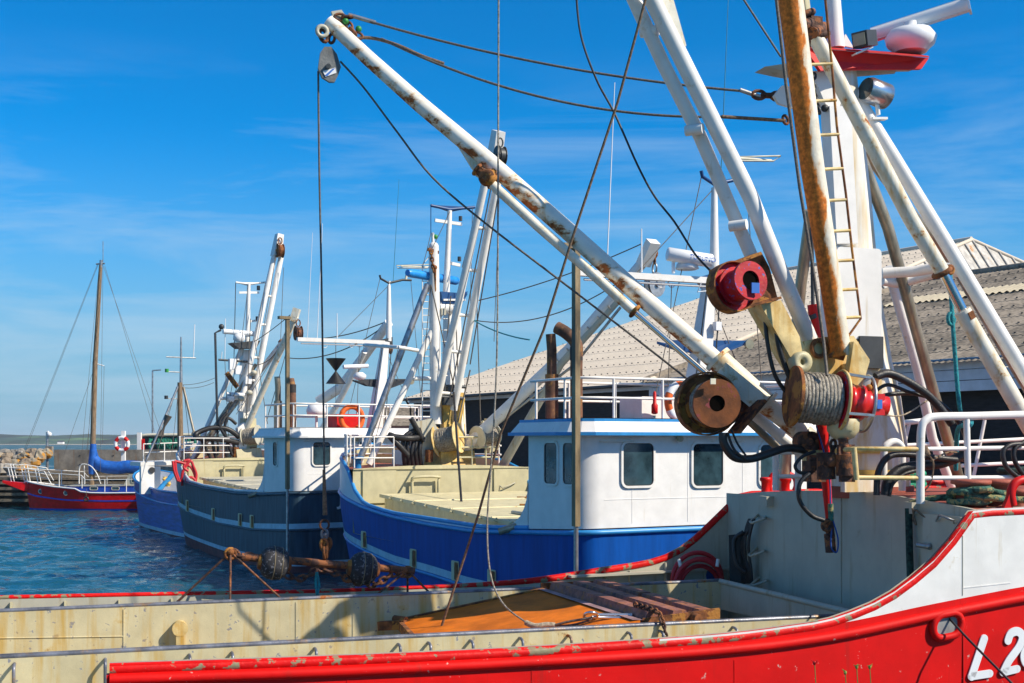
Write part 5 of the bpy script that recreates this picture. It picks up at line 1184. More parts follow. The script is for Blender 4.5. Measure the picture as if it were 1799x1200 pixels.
# break of the forecastle
top = [(1297,868),(1340,864),(1400,862),(1445,862),(1500,864),(1550,867),(1600,876),(1650,884),(1690,891),(1712,896)]
tp = sorted((F0.st(F0.on_s(x, y, SB))[1], F0.on_s(x, y, SB).z) for x, y in top)
print('break', [(round(a,2), round(b,2)) for a, b in tp])
ztop = lambda t: interp(tp, t)
ts = [NT+.06+(6.28)*i/24 for i in range(25)]
bul = lambda t: -.0
mb = MB().sheet([[F0.P(SB, t, z if z else ztop(t)) for t in ts] for z in (1.85, 2.6, 0)], smooth=False)
mb.sheet([[F0.P(SB, t, ztop(t)) for t in ts], [F0.P(SB+.05, t, ztop(t)) for t in ts]], smooth=False)
bwall = obj('forecastle_wall', mb, GREYW, T0)
mb = MB(); rows = []
for i, (a, h) in enumerate([(SB+.051,3.14),(10.5,3.14),(11.5,3.1),(12.6,3.02),(13.6,2.87),(14.6,2.62),(15.6,2.24),(16.6,1.7),(17.5,.95),(18.1,.1)]):
    rows.append([F0.P(a, h*(-1+2*k/16), ztop((-1+2*k/16)*3.14)-.02+.015*(a-SB)) for k in range(17)])
mb.sheet(rows); obj('forecastle_deck', mb, DECKR, T0)
# wall details: rungs, doors, pads
def w_(x, y, d=.0): return F0.on_s(x, y, SB-d)
for y in (887+0, 987-0, 1040):
    pass
for (x0, y0, x1, y1) in ((1318,917,1337,915), (1316,975,1337,968), (1320,1027,1340,1020)):
    p0 = w_(x0-2, y0-10); p1 = w_(x1-4, y1-4); q0 = w_(x0, y0, .18); q1 = w_(x1, y1, .18)
    c = w_(x1, y1-2); rg_ = MB().tube([w_(x0+14,y0-13,.0), w_(x0,y0,.2), w_(x0+3,y0+2,.2), w_(x0+26,y0-6,.1), w_(x0+26,y0-8,0)], .02, 8); obj('ladder_rung', rg_, GREYW, T0)
obj('name_plate_box', MB().box(w_(1346,880,.06), .12, .24, .14, F0), GREYW, T0)
mb = MB().prism([w_(1280,940,.25), w_(1300,938,.1), w_(1302,1025,.1), w_(1282,1030,.25)], F0.u*.12); obj('rubber_pad', mb, BLACK, T0)
mb = MB()
mb.box(w_(1660,952,.05), .1, .70, .62, F0); obj('locker', mb, GREYW, T0)
mb = MB().tube([w_(1645,915,.12), w_(1650,905,.2), w_(1676,915,.2), w_(1676,919,.12)], .014, 6); obj('locker_handle', mb, STEEL, T0); obj('locker_handle', MB().tube([w_(1610,957,.2), w_(1628,960,.12)], .03, 8).ball(w_(1632,960,.12), .04), STEEL, T0)
obj('wall_seam', MB().beam(w_(1478,868,.004), w_(1478,1060,.004), .01, .02, F0.u), GREYW, T0)
obj('fairlead_box', MB().box(w_(1601,892,.05), .1, .16, .14, F0), GREYW, T0)

# hull lettering, fairlead, weld seams
def hn(x, y, d=0): return F0.on_t(x, y, NT-d)
def stroke(pts, wd, nm, m, par):
    P_ = smooth_path([hn(x, y, .0) for x, y in pts], 6) if len(pts) > 2 else [hn(x, y) for x, y in pts]
    mb = MB(); N_ = -F0.r; n = len(P_)
    L_ = []; R_ = []
    for i, p in enumerate(P_):
        a = P_[max(0,i-1)]; b = P_[min(n-1,i+1)]; d = (b-a).normalized(); q = d.cross(N_).normalized()*wd/2; L_.append(p+q); R_.append(p-q)
    e0 = [P_[0] + ((L_[0]-P_[0])*math.cos(u_)) - (P_[1]-P_[0]).normalized()*math.sin(u_)*wd/2 for u_ in [PI*k/8 for k in range(9)]]
    e1 = [P_[-1] + ((R_[-1]-P_[-1])*math.cos(u_)) + (P_[-1]-P_[-2]).normalized()*math.sin(u_)*wd/2 for u_ in [PI*k/8 for k in range(9)]]
    for Q in (e0, e1): mb.prism(Q, N_*.0135)
    lo = [p+N_*.0125 for p in L_]; hi = [p+N_*.0125 for p in R_]; mb.sheet([L_, lo, hi, R_], smooth=False)
    return obj(nm, mb, m, par)
LET = WPL; wl = .095
stroke([(1728,1122),(1706,1188)], wl, 'hull_letter', LET, T0); stroke([(1705,1188),(1738,1183)], wl*.9, 'hull_letter', LET, T0)
stroke([(1770,1125),(1775,1113),(1787,1109),(1795,1118),(1790,1135),(1772,1160),(1762,1180)], wl, 'hull_letter', LET, T0); stroke([(1761,1181),(1786,1175)], wl*.9, 'hull_letter', LET, T0)
stroke([(1806,1135),(1798,1150),(1803,1166),(1818,1164),(1824,1150),(1812,1135),(1818,1118),(1834,1112)], wl, 'hull_letter', LET, T0)
c = hn(1664, 1099, .02)
obj('fairlead', MB().tube(rrect(c, (F0.u+V((0,0,.12))).normalized(), V((0,0,1)), .36, .25, .12, 6), .042, 10, closed=True), RED, T0)
obj('fairlead_opening', MB().prism(rrect(hn(1664,1099,.0), (F0.u+V((0,0,.12))).normalized(), V((0,0,1)), .34, .24, .115), -F0.r*.012), mat('shaded_grey_interior', (.25,.26,.26), .8, var=.3), T0)
obj('hull_seam', MB().beam(hn(1691,941,.0), hn(1691,1046,.0), .008, .012, F0.r), GREYW, T0); obj('hull_seam', MB().beam(hn(1691,1062,.0), hn(1693,1230,.0), .009, .012, F0.r), REDP, T0)
for x in (934, 1290, 610): obj('hull_seam', MB().beam(hn(x,1160,.0), hn(x+1,1300,.0), .008, .010, F0.r), RED, T0)
obj('hull_seam', MB().beam(hn(1690,1033,.0), hn(1775,1024,.0), .012, .008, F0.r), WHITE, T0)

# railings and deck gear of the forecastle
def railp(pts, r, t, nm='railing', m=WHITE): return obj(nm, MB().tube(smooth_path([g(x,y,t) for x, y in pts], 5), r, 12), m, T0)
tR = -2.0
railp([(1617,885),(1617,800),(1619,752),(1628,737),(1645,732),(1700,731),(1780,729),(1900,727)], .05, tR)
obj('railing', MB().tube([g(1619,789,tR), g(1900,785,tR)], .028, 10).tube([g(1619,840,tR), g(1900,838,tR)], .028, 10).tube([g(1698,732,tR), g(1701,862,tR)], .038, 10).tube([g(1860,732,tR), g(1864,862,tR)], .038, 10), WHITE, T0)
obj('railing', MB().tube([g(1485,790,-1.6), g(1500,789,-2.0), g(1619,789,tR)], .03, 10).tube([g(1505,839,-2.0), g(1619,840,tR)], .028, 10).tube([g(1505,843,-2.0), g(1500,786,-2.0)], .034, 8), CREAMY, T0, label='rust stained railing pipes by the mast foot')
# far railing
obj('railing', MB().tube([g(1568,745,2.7), g(1640,737,2.7), g(1900,722,2.7)], .045, 10).tube([g(1578,783,2.7), g(1900,766,2.7)], .032, 10).tube([g(1690,818,2.7), g(1900,808,2.7)], .032, 10), WHITE, T0)
for a_, b2 in (((1597,745),(1588,783)), ((1730,738),(1708,850)), ((1850,730),(1828,845))): obj('railing_post', MB().tube([g(*a_,2.7), g(*b2,2.7)], .03, 10), WHITE, T0)
# arch rails by the mast foot and left cluster
railp([(1553,862),(1553,795),(1560,780),(1573,776),(1584,785),(1585,800),(1585,862)], .045, -1.3, 'arch_rail')
railp([(1363,862),(1363,780),(1368,762),(1382,753),(1394,760),(1401,775),(1402,862)], .045, .6, 'arch_rail')
for y in (795, 837): obj('railing', MB().tube([g(1365,y,.6), g(1432,y,.4)], .03, 10), WHITE, T0)
# red far cap along the forecastle edge
# bollards
def bollard(c, r, h, m, nm, par): return obj(nm, MB().lathe(c, (0,0,1), [(0,r*1.15),(.02,r),(h-.06,r),(h-.04,r*1.35),(h,r*1.35),(h+.01,r*.9)], 20), m, par)
ztd = lambda t: ztop(t)
for x, y, t, r, h in ((1345,868,2.2,.065,.24), (1380,868,2.2,.065,.24), (1706,890,-2.35,.17,.30), (1752,884,-2.35,.17,.30), (1789,887,-2.5,.10,.2)):
    p = F0.on_t(x, y, t); s_ = F0.st(p)[0]; bollard(F0.P(s_, t, ztd(t)-.02), r, h, REDP if x < 1400 else DECKR, 'bollard', T0)
obj('fairlead_ring', MB().tube(smooth_path([g(1352,862,2.6), g(1352,845,2.6), g(1360,833,2.6), g(1375,830,2.6), g(1395,838,2.6), g(1399,852,2.6), g(1396,862,2.6)], 5), .045, 10), REDP, T0)
obj('fairlead_ring', MB().tube(smooth_path([hn(1779,888,-.05), hn(1776,868,-.05), hn(1781,852,-.05), hn(1793,844,-.05), hn(1815,843,-.05)], 5), .05, 12).prism([hn(1764,893,-.02), hn(1774,868,-.02), hn(1780,893,-.02)], F0.r*.05), REDP, T0)
obj('toe_rail', MB().tube([g(1585,849,3.1), g(1700,846,3.05), g(1900,842,3.0)], .06, 8).prism([g(1648,862,3.0), g(1648,850,3.0), g(1662,864,3.0)], F0.r*.03), REDP, T0)

# ---------------- mast
mt = obj('mast', MB().tube([g(1525,868,0), g(1524,800,0), g(1526,700,0), g(1519,640,0), g(1508,500,0), g(1497,350,.0), g(1480,180,0), g(1474,125,0)], [.56,.54,.42,.36,.27,.25,.23,.22], 20), MASTW, T0)
obj('mast_step', MB().tube([g(1525,873,0), g(1525,853,0)], .60, 24), DECKR, mt)
mb = MB()
for y, r in ((792,.57),(803,.52),(828,.60)): mb.tube([g(1524,y+4,0), g(1524,y-4,0)], r, 24)
obj('mast_ring', mb, YEL, mt)
obj('mast_plate', MB().beam(g(1517,864,-.62), g(1517,838,-.62), .62, .10, F0.r), MASTW, mt)
ca = F0.P(F0.st(g(1512,515,-.45))[0], -.42, g(1512,515,-.45).z)
w0, h0 = .68, 1.20
mb = MB(); X_, Z_ = F0.u, V((0,0,1)); pts = rrect(ca, X_, Z_, w0, h0, .06)
mb.prism(pts, F0.r*.40); pts2 = [g(1463,437,-.25), g(1480,432,-.25), g(1484,590,-.25), g(1466,585,-.25)]; 
obj('electrical_cabinet', mb, WHCLEAN, mt)
obj('cabinet_shadow_box', MB().box(F0.P(F0.st(g(1520,620,-.3))[0], -.35, g(1520,620,-.3).z), .36, .2, .42, F0), DARK, mt)  # dark box added as the shade below the cabinet
obj('mast_trunk', MB().beam(g(1481,430,-.3), g(1468,190,-.3), .32, .22, F0.r), WHCLEAN, mt)
obj('mast_head_plate', MB().prism([g(1425,125,-.2), g(1490,120,-.2), g(1492,142,-.2), g(1474,190,-.2), g(1452,186,-.2), g(1430,136,-.2)], F0.r*.3), WHITE, mt)
obj('topmast', MB().tube([g(1468,85,.1), g(1460,-60,.1)], [.12,.09], 14).prism([g(1480,80,.05), g(1486,60,.05), g(1500,84,.05)], F0.r*.03), WHITE, mt)
pf = obj('radar_platform', MB().prism([g(1413,84,-.5), g(1632,102,-.3), g(1619,121,-.3), g(1480,122,-.35), g(1442,124,-.5)], F0.r*.06).prism([g(1415,83,-.5), g(1632,101,-.5), g(1600,96,1.0), g(1440,90,1.0)], V((0,0,.02))), REDP, mt, label='red wedge shaped radar platform')
obj('platform_underside', MB().prism([g(1630,104,-.25), g(1600,124,.2), g(1490,126,.3), g(1490,122,-.25)], F0.r*.05).tube([g(1494,128,.2), g(1570,122,.2)], .06, 8), GREYW, pf)
obj('platform_tip', MB().prism([g(1344,117,.8), g(1385,111,.5), g(1400,128,.5), g(1376,124,.6)], F0.r*.3), GREYW, mt)
rc = g(1600,92,.1)
rb = obj('radar_base', MB().lathe(rc, (0,0,1), [(0,.22),(.06,.27),(.10,.32),(.20,.35),(.30,.28),(.33,.10),(.42,.09)], 20), WPL, pf)
a0, a1 = g(1532,62,.5), g(1700,8,-.35); dd = a1-a0
obj('scanner_bar', MB().beam(a0, a1, .12, .18).tube([a0.lerp(a1,.0)+V((0,0,.0)), a1], .10, 14), WPL, rb)
obj('scanner_end', MB().beam(a1, a1+dd.normalized()*.03, .24, .22), WPL, rb)
fl = g(1518,70,-.5); obj('floodlight', MB().beam(fl+V((-.08,-.08,-.02)), fl+V((.10,.10,.04)), .22, .20, mi=0).beam(fl+V((-.095,-.095,-.025)), fl+V((-.08,-.08,-.02)), .17, .15, mi=1), [DARK, LENS], pf)
obj('floodlight_arm', MB().beam(g(1500,96,-.5), g(1530,84,-.5), .10, .02), WHITE, pf)
a0, a1 = g(1526,158,-.3), g(1566,174,-.25)
sl = obj('searchlight', MB().lathe(a0, a1-a0, [(-.05,.15),(0,.17),(.3,.17),(.31,.15)], 24), ALU, mt); obj('searchlight_glass', MB().disc(a0-(a1-a0).normalized()*.055, a1-a0, .145, .012, 24), GLASS, sl); obj('searchlight_foot', MB().tube([g(1541,182,-.3), g(1543,202,-.3)], .03, 8).beam(g(1530,209,-.3), g(1556,209,-.3), .10, .03), WHITE, mt)
obj('lug_plate', MB().prism([g(1375,150,-.1), g(1390,152,-.1), g(1395,190,-.1), g(1368,182,-.1), g(1360,168,-.1)], F0.r*.05), WHITE, mt)
obj('mast_chain', MB().chain([g(1430,130,-.35), g(1428,150,-.35), g(1436,185,-.35), g(1440,200,-.35)], .09, .016).ball(g(1449,190,-.35), .05), DARK, mt)
# legs and struts
tube = lambda nm, pts, r, t, m, label=None, n=16: obj(nm, MB().tube([g(x, y, tt) for x, y, tt in [(p+(t,))[:3] for p in pts]], r, n), m, T0, label)
tube('mast_leg', [(1476,126,.0),(1566,270,-.35),(1658,420,-.7),(1790,640,-1.25),(1860,757,-1.5)], .092, 0, WHITE, 'thick white mast leg sloping down to the right edge')
tube('mast_leg', [(1478,186,.4),(1560,400,.7),(1640,690,1.1),(1692,866,1.5)], .082, 0, PIPEB, 'weathered grey steel leg in front of the mast')
tube('mast_leg', [(1516,262,.5),(1590,360,.9),(1672,460,1.3),(1790,660,1.9),(1850,760,2.1)], .070, 0, PIPEB)
tube('mast_leg', [(1560,470,1.6),(1612,650,2.0),(1638,770,2.3),(1675,862,2.6)], .075, 0, WHITE)
tube('mast_leg', [(1425,370,1.2),(1407,500,1.7),(1388,700,2.1),(1376,862,2.3)], .085, 0, PIPEB)
tube('cross_strut', [(1550,480,.5),(1605,477,.3),(1650,470,0),(1690,474,-.8)], .075, 0, WHITE, 'white cross strut between mast and leg')
tube('cross_strut', [(1550,494,.9),(1580,499,.9),(1640,482,.5),(1690,478,-.2)], .065, 0, WHITE)
# luffing cylinder from the universal joint down to the right
tube('cylinder_barrel', [(1433,66,-1.1),(1600,385,-1.2),(1657,480,-1.2)], .096, 0, WHRUST, 'white lifting strut below the universal joint')
tube('cylinder_rod', [(1657,478,-1.2),(1694,552,-1.2)], .066, 0, CHROME); tube('cylinder_barrel', [(1690,546,-1.2),(1760,665,-1.3),(1860,840,-1.4)], .108, 0, WHRUST, 'thick stained lower cylinder barrel')
obj('cylinder_collar', MB().torus(g(1655,479,-1.2), g(1694,552,-1.2)-g(1657,478,-1.2), .105, .035, 20, 8), RUST, T0); obj('collar_lug', MB().torus(g(1669,474,-1.25), F0.r, .05, .022, 14, 6).beam(g(1703,548,-1.3), g(1708,560,-1.3), .06,.08), RUST, T0)
mb = MB(); jc = g(1428,48,-1.05)
mb.torus(g(1411,30,-1.05), V((.45,0,-.9)), .13, .04, 18, 8).torus(g(1437,68,-1.05), V((.45,0,-.9)), .13, .04, 18, 8).box(jc, .16,.2,.22, F0).tube([g(1410,44,-1.2), g(1433,38,-1.0)], .07, 10).tube([g(1428,58,-1.2), g(1447,48,-1.0)], .07, 10).tube([g(1414,30,-1.05), g(1437,68,-1.05)], .075, 10)
obj('universal_joint', mb, RUSTD, T0)
tube('hinge_tube', [(1400,-60,-1.05),(1411,28,-1.05)], .10, 0, CREAM)
# ---------------- rust covered upright boom with ladder
bt = -1.3
b2 = obj('boom', MB().tube([g(1366,-420,bt-.1), g(1388,-10,bt), g(1428,300,bt), g(1452,450,bt), g(1478,625,bt)], [.14,.15,.142,.13,.125], 24), RUSTB, T0, label='rust covered upright crane boom with a ladder')
mb = MB().tube([g(1441,-80,bt), g(1450,0,bt), g(1461,110,bt), g(1470,220,bt), g(1486,340,bt), g(1497,440,bt), g(1512,560,bt), g(1485,598,bt)], .016, 8)
obj('ladder_rail', mb, RUST, b2)
for y, xa, xb in ((112,1420,1462),(176,1427,1469),(236,1434,1474),(296,1440,1481),(351,1448,1486),(405,1453,1494),(457,1458,1499),(508,1466,1506),(557,1474,1511)):
    obj('ladder_rung', MB().tube([g(xa-6,y+2,bt), g(xb,y,bt)], .020, 8), CREAMY, b2)
obj('cable', MB().tube([g(1352,-420,bt-.25), g(1364,0,bt-.22), g(1381,150,bt-.22), g(1405,330,bt-.2), g(1425,450,bt-.18), g(1447,600,bt-.2), g(1453,660,bt-.35)], .02, 8), CABLE, b2)
# ---------------- double tube boom
dt = -.9
b3 = obj('boom', MB().tube([g(900,-420,dt-1.0), g(1114,0,dt-.25), g(1165,112,dt-.2), g(1230,240,dt-.1), g(1320,450,dt)], .082, 18).tube([g(925,-420,dt-1.2), g(1146,0,dt-.45), g(1205,118,dt-.35), g(1262,232,dt-.3), g(1318,345,dt-.25), g(1368,470,dt-.15), g(1430,612,dt)], .098, 18), WHITE, T0, label='white double tube crane boom leaning to the upper left')
for x, y in ((1140,55),(1219,228),(1296,396)): obj('boom_spacer', MB().tube([g(x-14,y+2,dt-.15), g(x+16,y-2,dt-.3)], .065, 12), WHITE, b3)
obj('boom_flange', MB().prism([g(1141,-20,dt-.45), g(1178,-20,dt-.45), g(1206,80,dt-.45), g(1195,94,dt-.45)], F0.r*.03), WHRUST, b3)
obj('boom_box_section', MB().prism([g(1336,535,dt-.25), g(1372,527,dt-.25), g(1430,640,dt-.25), g(1412,664,dt-.25), g(1388,626,dt-.25)], F0.r*.35), CREAMY, b3)
# red winch on it
pc = g(1305,500,dt-.6)
obj('winch_frame', MB().prism([g(1262,470,dt-.1), g(1337,442,dt-.1), g(1352,470,dt-.1), g(1367,527,dt-.1), g(1340,538,dt-.1), g(1280,545,dt-.1)], F0.r*.04).prism([g(1262,470,dt-.35), g(1337,442,dt-.35), g(1340,447,dt-.35), g(1262,476,dt-.35)], F0.r*.25).beam(g(1285,545,dt-.3), g(1362,525,dt-.3), .3, .03), RUST, b3)
def drum(parent, c, ax, R, L, m1, m2, mr, hole, tr, cap_label=None, band=True):
    ax = V(ax).normalized()
    w = obj('winch', MB().lathe(c, ax, [(-L*.42,R*.68),(L*.5,R*.62)], 28).disc(c-ax*L*.42, ax, R, .04, 36).disc(c-ax*L*.20, ax, R*.80, .03, 36), m1, parent)
    obj('flange', MB().disc(c+ax*L*.52, ax, R*.80, .05, 40, hole=hole), m2, w)
    obj('hub_hole_shade', MB().disc(c+ax*L*.505, ax, hole*1.04, .01, 24), BORE_SHADE, w)  # flat disc painted dark in place of a deep, shaded recess
    if band:
        obj('guard_band', MB().lathe(c-ax*L*.42, ax, [(-.08,R*1.02),(.10,R*1.02),(.10,R*1.07),(-.08,R*1.07)], 36, closed=True, smooth=False), mr, w)
    if tr: obj('cable_winding', MB().tube(helix(c+ax*L*.18, ax, R*.70, L*.45, .02, tr), .02, 6), CABLEL, w)
    return w
drum(b3, g(1299,500,dt-.62), V((.40,-.88,.10)), .285, .40, REDDK, REDDK, RUST, .115, 0)
obj('label_plate', MB().box(g(1327,506,dt-.9), .10, .02, .12, F0), MARK, b3)
# crane knuckle
kn = obj('crane_knuckle', MB().prism([g(1413,600,-1.15), g(1448,592,-1.15), g(1500,590,-1.15), g(1528,632,-1.15), g(1515,668,-1.15), g(1492,742,-1.15), g(1478,690,-1.15), g(1452,680,-1.15), g(1420,655,-1.15)], F0.r*.16).prism([g(1418,606,-.75), g(1448,598,-.75), g(1508,600,-.75), g(1522,640,-.75), g(1482,684,-.75), g(1425,660,-.75)], F0.r*.12), CREAMY, T0, label='yellowed welded steel knuckle where the booms meet')
obj('knuckle_rib', MB().prism([g(1455,628,-1.30), g(1484,606,-1.42), g(1488,618,-1.42), g(1482,634,-1.30)], V((0,0,.03))).torus(g(1439,612,-1.2), F0.r, .10, .03, 18, 8), RUST, kn)
obj('knuckle_web', MB().beam(g(1482,640,-1.2), g(1480,705,-1.2), .25, .03), CREAMY, kn)
obj('pivot_eye', MB().lathe(g(1408,636,-1.2), F0.r, [(-.04,.04),(-.04,.13),(.1,.13),(.1,.04)], 20, closed=True), CREAM, kn)
# cable winch with red hydraulic motor
wc = g(1433,700,-1.35); wax = V((.985,.10,-.10)).normalized()
W = obj('winch', MB().disc(wc-wax*.28, wax, .37, .04, 36).lathe(wc, wax, [(-.28,.2),(.40,.2)], 20), RUST, T0, label='cable winch with wound wire')
obj('cable_winding', MB().tube(helix(wc, wax, .29, .50, .026, 11), .028, 8).tube(helix(wc, wax, .27, .52, .026, 12), .028, 8), CABLEL, W)
obj('flange', MB().disc(wc+wax*.29, wax, .36, .04, 36), REDDK, W); obj('flange_rim', MB().torus(wc+wax*.30, wax, .365, .022, 36, 8), CREAMY, W)
mb = MB()
for an in (.4, 2.0, 3.6, 5.2):
    x_, y_2, _ = basis(wax); o_ = (x_*math.cos(an)+y_2*math.sin(an))*.355; mb.beam(wc+wax*.30+o_, wc+wax*.62+o_*.95, .07, .03)
mb.torus(wc+wax*.62, wax, .34, .022, 30, 8); obj('winch_cage', mb, STEEL, W)
mm_ = obj('hydraulic_motor', MB().lathe(wc, wax, [(.34,.15),(.40,.22),(.44,.22),(.45,.18),(.47,.22),(.58,.22),(.60,.17),(.66,.17)], 24).box(wc+wax*.74, .14, .24, .26, F0).lathe(wc, wax, [(.74,.12),(.90,.12),(.91,.06)], 12), mat('bright_red_motor_paint', (.62,.012,.008), .3, var=.1, coat=.3), W)
obj('motor_plate', MB().box(wc+wax*.72-F0.r*.14, .07, .02, .11, F0), MARK, mm_)
obj('motor_fitting', MB().tube([wc+wax*.70+V((0,0,.12)), wc+wax*.76+V((0,0,.32))], .045, 8).ball(wc+wax*.66+V((0,-.05,.2)), .04), RUST, mm_)
obj('winch_arm', MB().prism([g(1500,600,-1.5), g(1528,635,-1.5), g(1495,745,-1.5), g(1485,700,-1.5)], F0.r*.10), CREAMY, W)
# ---------------- the long boom out to the left
def L1(f): # f 0 root .. 1 tip
    return None
r1, tip = g(1424,772,-.6), g(578,38,2.5)
A1 = [(1424,772,-.6),(1330,700,-.25),(1230,610,.12),(1120,515,.52),(1000,408,.97),(860,285,1.47),(740,185,1.92),(650,105,2.25),(578,38,2.5)]
b1 = obj('boom', MB().tube([g(*p) for p in A1], [.115,.125,.122,.12,.12,.118,.112,.105,.10], 24), WHBOOM, T0, label='long rust chipped white boom reaching out to the left')
obj('boom_end', MB().tube([g(1428,776,-.6), g(1412,762,-.55)], .13, 16), GREYW, b1)
obj('boom_sleeve', MB().tube([g(1347,711,-.32), g(1343,707,-.31)], .20, 20).tube([g(1344,707,-.32), g(1262,632,.01)], .15, 20).tube([g(1264,634,0), g(1259,629,.02)], .195, 20).beam(g(1340,712,-.5), g(1266,650,-.2), .20, .24), WHRUST, b1)
obj('boom_gusset', MB().prism([g(790,228,1.72), g(870,300,1.42), g(852,310,1.42), g(832,296,1.5)], F0.r*.08).prism([g(852,296,1.4), g(868,300,1.35), g(862,318,1.35), g(840,302,1.4)], F0.r*.2), WHRUST, b1)
cl = obj('boom_clamp', MB().ball(g(856,312,1.3), .12).torus(g(838,298,1.45), V((1,0,-.8)), .07, .028, 14, 6).tube([g(842,300,1.4), g(872,330,1.3)], .065, 10).torus(g(866,320,1.3), V((1,0,-.8)), .085, .028, 14, 6).tube([g(848,318,1.2), g(868,300,1.3)], .04, 8), RUST, b1)
obj('strut_tube', MB().tube([g(860,320,1.3), g(945,398,1.0), g(1030,472,.72), g(1112,546,.42)], .064, 18), WHRUST, b1)
obj('strut_collar', MB().torus(g(1115,547,.4), g(1255,668,-.1)-g(1115,547,.4), .078, .026, 18, 8), RUST, b1)
obj('strut_rod', MB().tube([g(1112,545,.42), g(1258,672,-.1)], .040, 16), CHROME, b1)
obj('strut_tube', MB().tube([g(1290,700,-.0), g(1345,745,-.1), g(1412,800,-.2)], .072, 18), WHITE, b1)
obj('strut_pipe', MB().tube([g(1275,702,.1), g(1370,790,.0)], .05, 10), PIPEB, b1)
obj('lug_pin', MB().lathe(g(1422,776,-.9), F0.r, [(-.06,.05),(-.06,.13),(.2,.13),(.2,.05)], 20, closed=True).tube([g(1422,776,-1.0), g(1422,776,-.5)], .05, 12).beam(g(1424,780,-.6), g(1430,822,-.6), .16, .2), RUSTD, T0)
obj('boom_tip_lugs', MB().prism([g(582,20,2.45), g(600,17,2.45), g(616,40,2.45), g(606,52,2.45), g(588,36,2.45)], F0.r*.05).torus(g(566,55,2.4), F0.r, .07, .03, 14, 6), GREYW, b1)
obj('tip_shackle', MB().ball(g(607,37,2.4), .045), GREENP, b1); obj('tip_shackle', MB().ball(g(630,51,2.4), .045), GREENP, b1)
dr = drum(b1, g(1249,709,-.62), V((.13,-.98,-.02)), .375, .46, RUST, mat('ochre_rust_flange', (.17,.05,.010), .75, var=.45, vscale=3, chip=(.26,.05,.05), chipamt=.15, chipscale=5, bump=.2), RUST, .10, 7)
obj('winch_bracket', MB().prism([g(1262,655,-.35), g(1310,690,-.35), g(1340,702,-.35), g(1318,722,-.35), g(1278,752,-.35), g(1240,700,-.35)], F0.r*.05).beam(g(1336,704,-.6), g(1290,760,-.6), .3, .04), RUSTD, b1)
obj('label_plate', MB().box(F0.P(F0.st(g(1256,672,-1.0))[0], -.62-.33, g(1256,670,-.95).z), .07, .015, .07, F0), PLAST, b1)
# tip block
bk = obj('sheave_block', MB().prism([g(x,y,2.42) for x,y in ((563,92),(570,82),(582,82),(592,95),(599,118),(594,132),(588,144),(579,144),(566,136),(559,120))], F0.r*.05).prism([g(x,y,2.58) for x,y in ((563,92),(570,82),(582,82),(592,95),(599,118),(594,132),(588,144),(579,144),(566,136),(559,120))], F0.r*.04).disc(g(578,114,2.52), F0.r, .14, .10, 24).tube([g(577,116,2.36), g(577,116,2.68)], .035, 10), mat('worn_grey_block', (.16,.17,.17), .55, .3, var=.25, bump=.3), b1)
obj('shackle', MB().chain([g(566,55,2.45), g(571,70,2.45), g(575,84,2.45)], .17, .028).chain([g(584,62,2.5), g(580,82,2.5)], .13, .022), RUSTD, bk)
obj('block_label', MB().prism([g(567,125,2.41), g(589,119,2.41), g(591,128,2.41), g(572,135,2.41)], -F0.r*.004), WPL, bk); obj('label_stripe', MB().prism([g(570,133,2.41), g(584,121,2.41), g(589,120,2.41), g(575,134,2.41)], -F0.r*.007), MARK, bk)
# stays: twin cables from the tip back to the mast
def cable(pts, r, nm, par, m=CABLE, label=None, n=8): return obj(nm, MB().tube(pts, r, n), m, par, label)
def c3(a, b, s, n=24): return sag(a, b, s, n)
# sag measured in metres
cable(c3(g(650,38,2.35), g(1305,160,.1), .13), .017, 'stay_cable', b1); cable(c3(g(670,68,2.35), g(1275,205,.1), .30), .017, 'stay_cable', b1)
cable(smooth_path([g(x,y,t) for x,y,t in ((632,66,2.4),(660,68,2.37),(700,80,2.25),(740,98,2.15),(780,112,2.05))],4), .024, 'cable_splice', b1, ROPEB); cable([g(1268,205,.12), g(1380,212,.0)], .024, 'cable_splice', b1, ROPEB)
for a_, b2_, t0_, t1_ in (((612,26),(660,40),2.4,2.35), ((1300,158),(1335,170),.1,.05)):
    cable([g(*a_,t0_), g(*b2_,t1_)], .03, 'thimble', b1, STEEL)
[obj('stay_shackle', MB().chain([g(*q_) for q_ in L_], a_, r_), RUSTD, b1) for L_, a_, r_ in (([(590,30,2.42), (620,30,2.4)], .15, .02), ([(610,40,2.42), (622,58,2.4), (640,68,2.38)], .13, .018), ([(1325,166,.05), (1375,170,.0)], .18, .024), ([(1378,205,0), (1384,222,0)], .12, .02))]
# ---------------- red grab pole, hoses, valve bits at the mast foot
gp = obj('grab_pole', MB().tube([g(1440,690,-.95), g(1448,800,-.95), g(1457,915,-.95)], [.075,.07,.045], 14), REDP, T0)
cable([g(1428,535,-.3), g(1440,640,-.3)], .075, 'hydraulic_ram', T0, REDP); cable([g(1426,400,-.3), g(1428,535,-.3)], .025, 'ram_rod', T0, DARK); cable([g(1424,553,-.3), g(1427,560,-.3)], .085, 'ram_band', T0, DARK)
obj('grab_swivel', MB().tube([g(1456,912,-.95), g(1459,940,-.95)], .055, 10).tube([g(1457,938,-.95), g(1460,970,-.95)], .07, 12).torus(g(1453,923,-1.03), F0.r, .06, .03, 14, 6), RUSTD, gp)
cable(smooth_path([g(1434,748,-1.04), g(1449,800,-1.04), g(1458,850,-1.04), g(1460,900,-1.04), g(1472,945,-1.04), g(1470,970,-1.04), g(1460,960,-1.04), g(1462,920,-1.04)], 5), .010, 'blue_line', gp, mat('blue_rope', (.02,.09,.35), .7)); cable([g(1459,885,-1.03), g(1460,915,-1.03)], .035, 'green_lashing', gp, ROPEG)
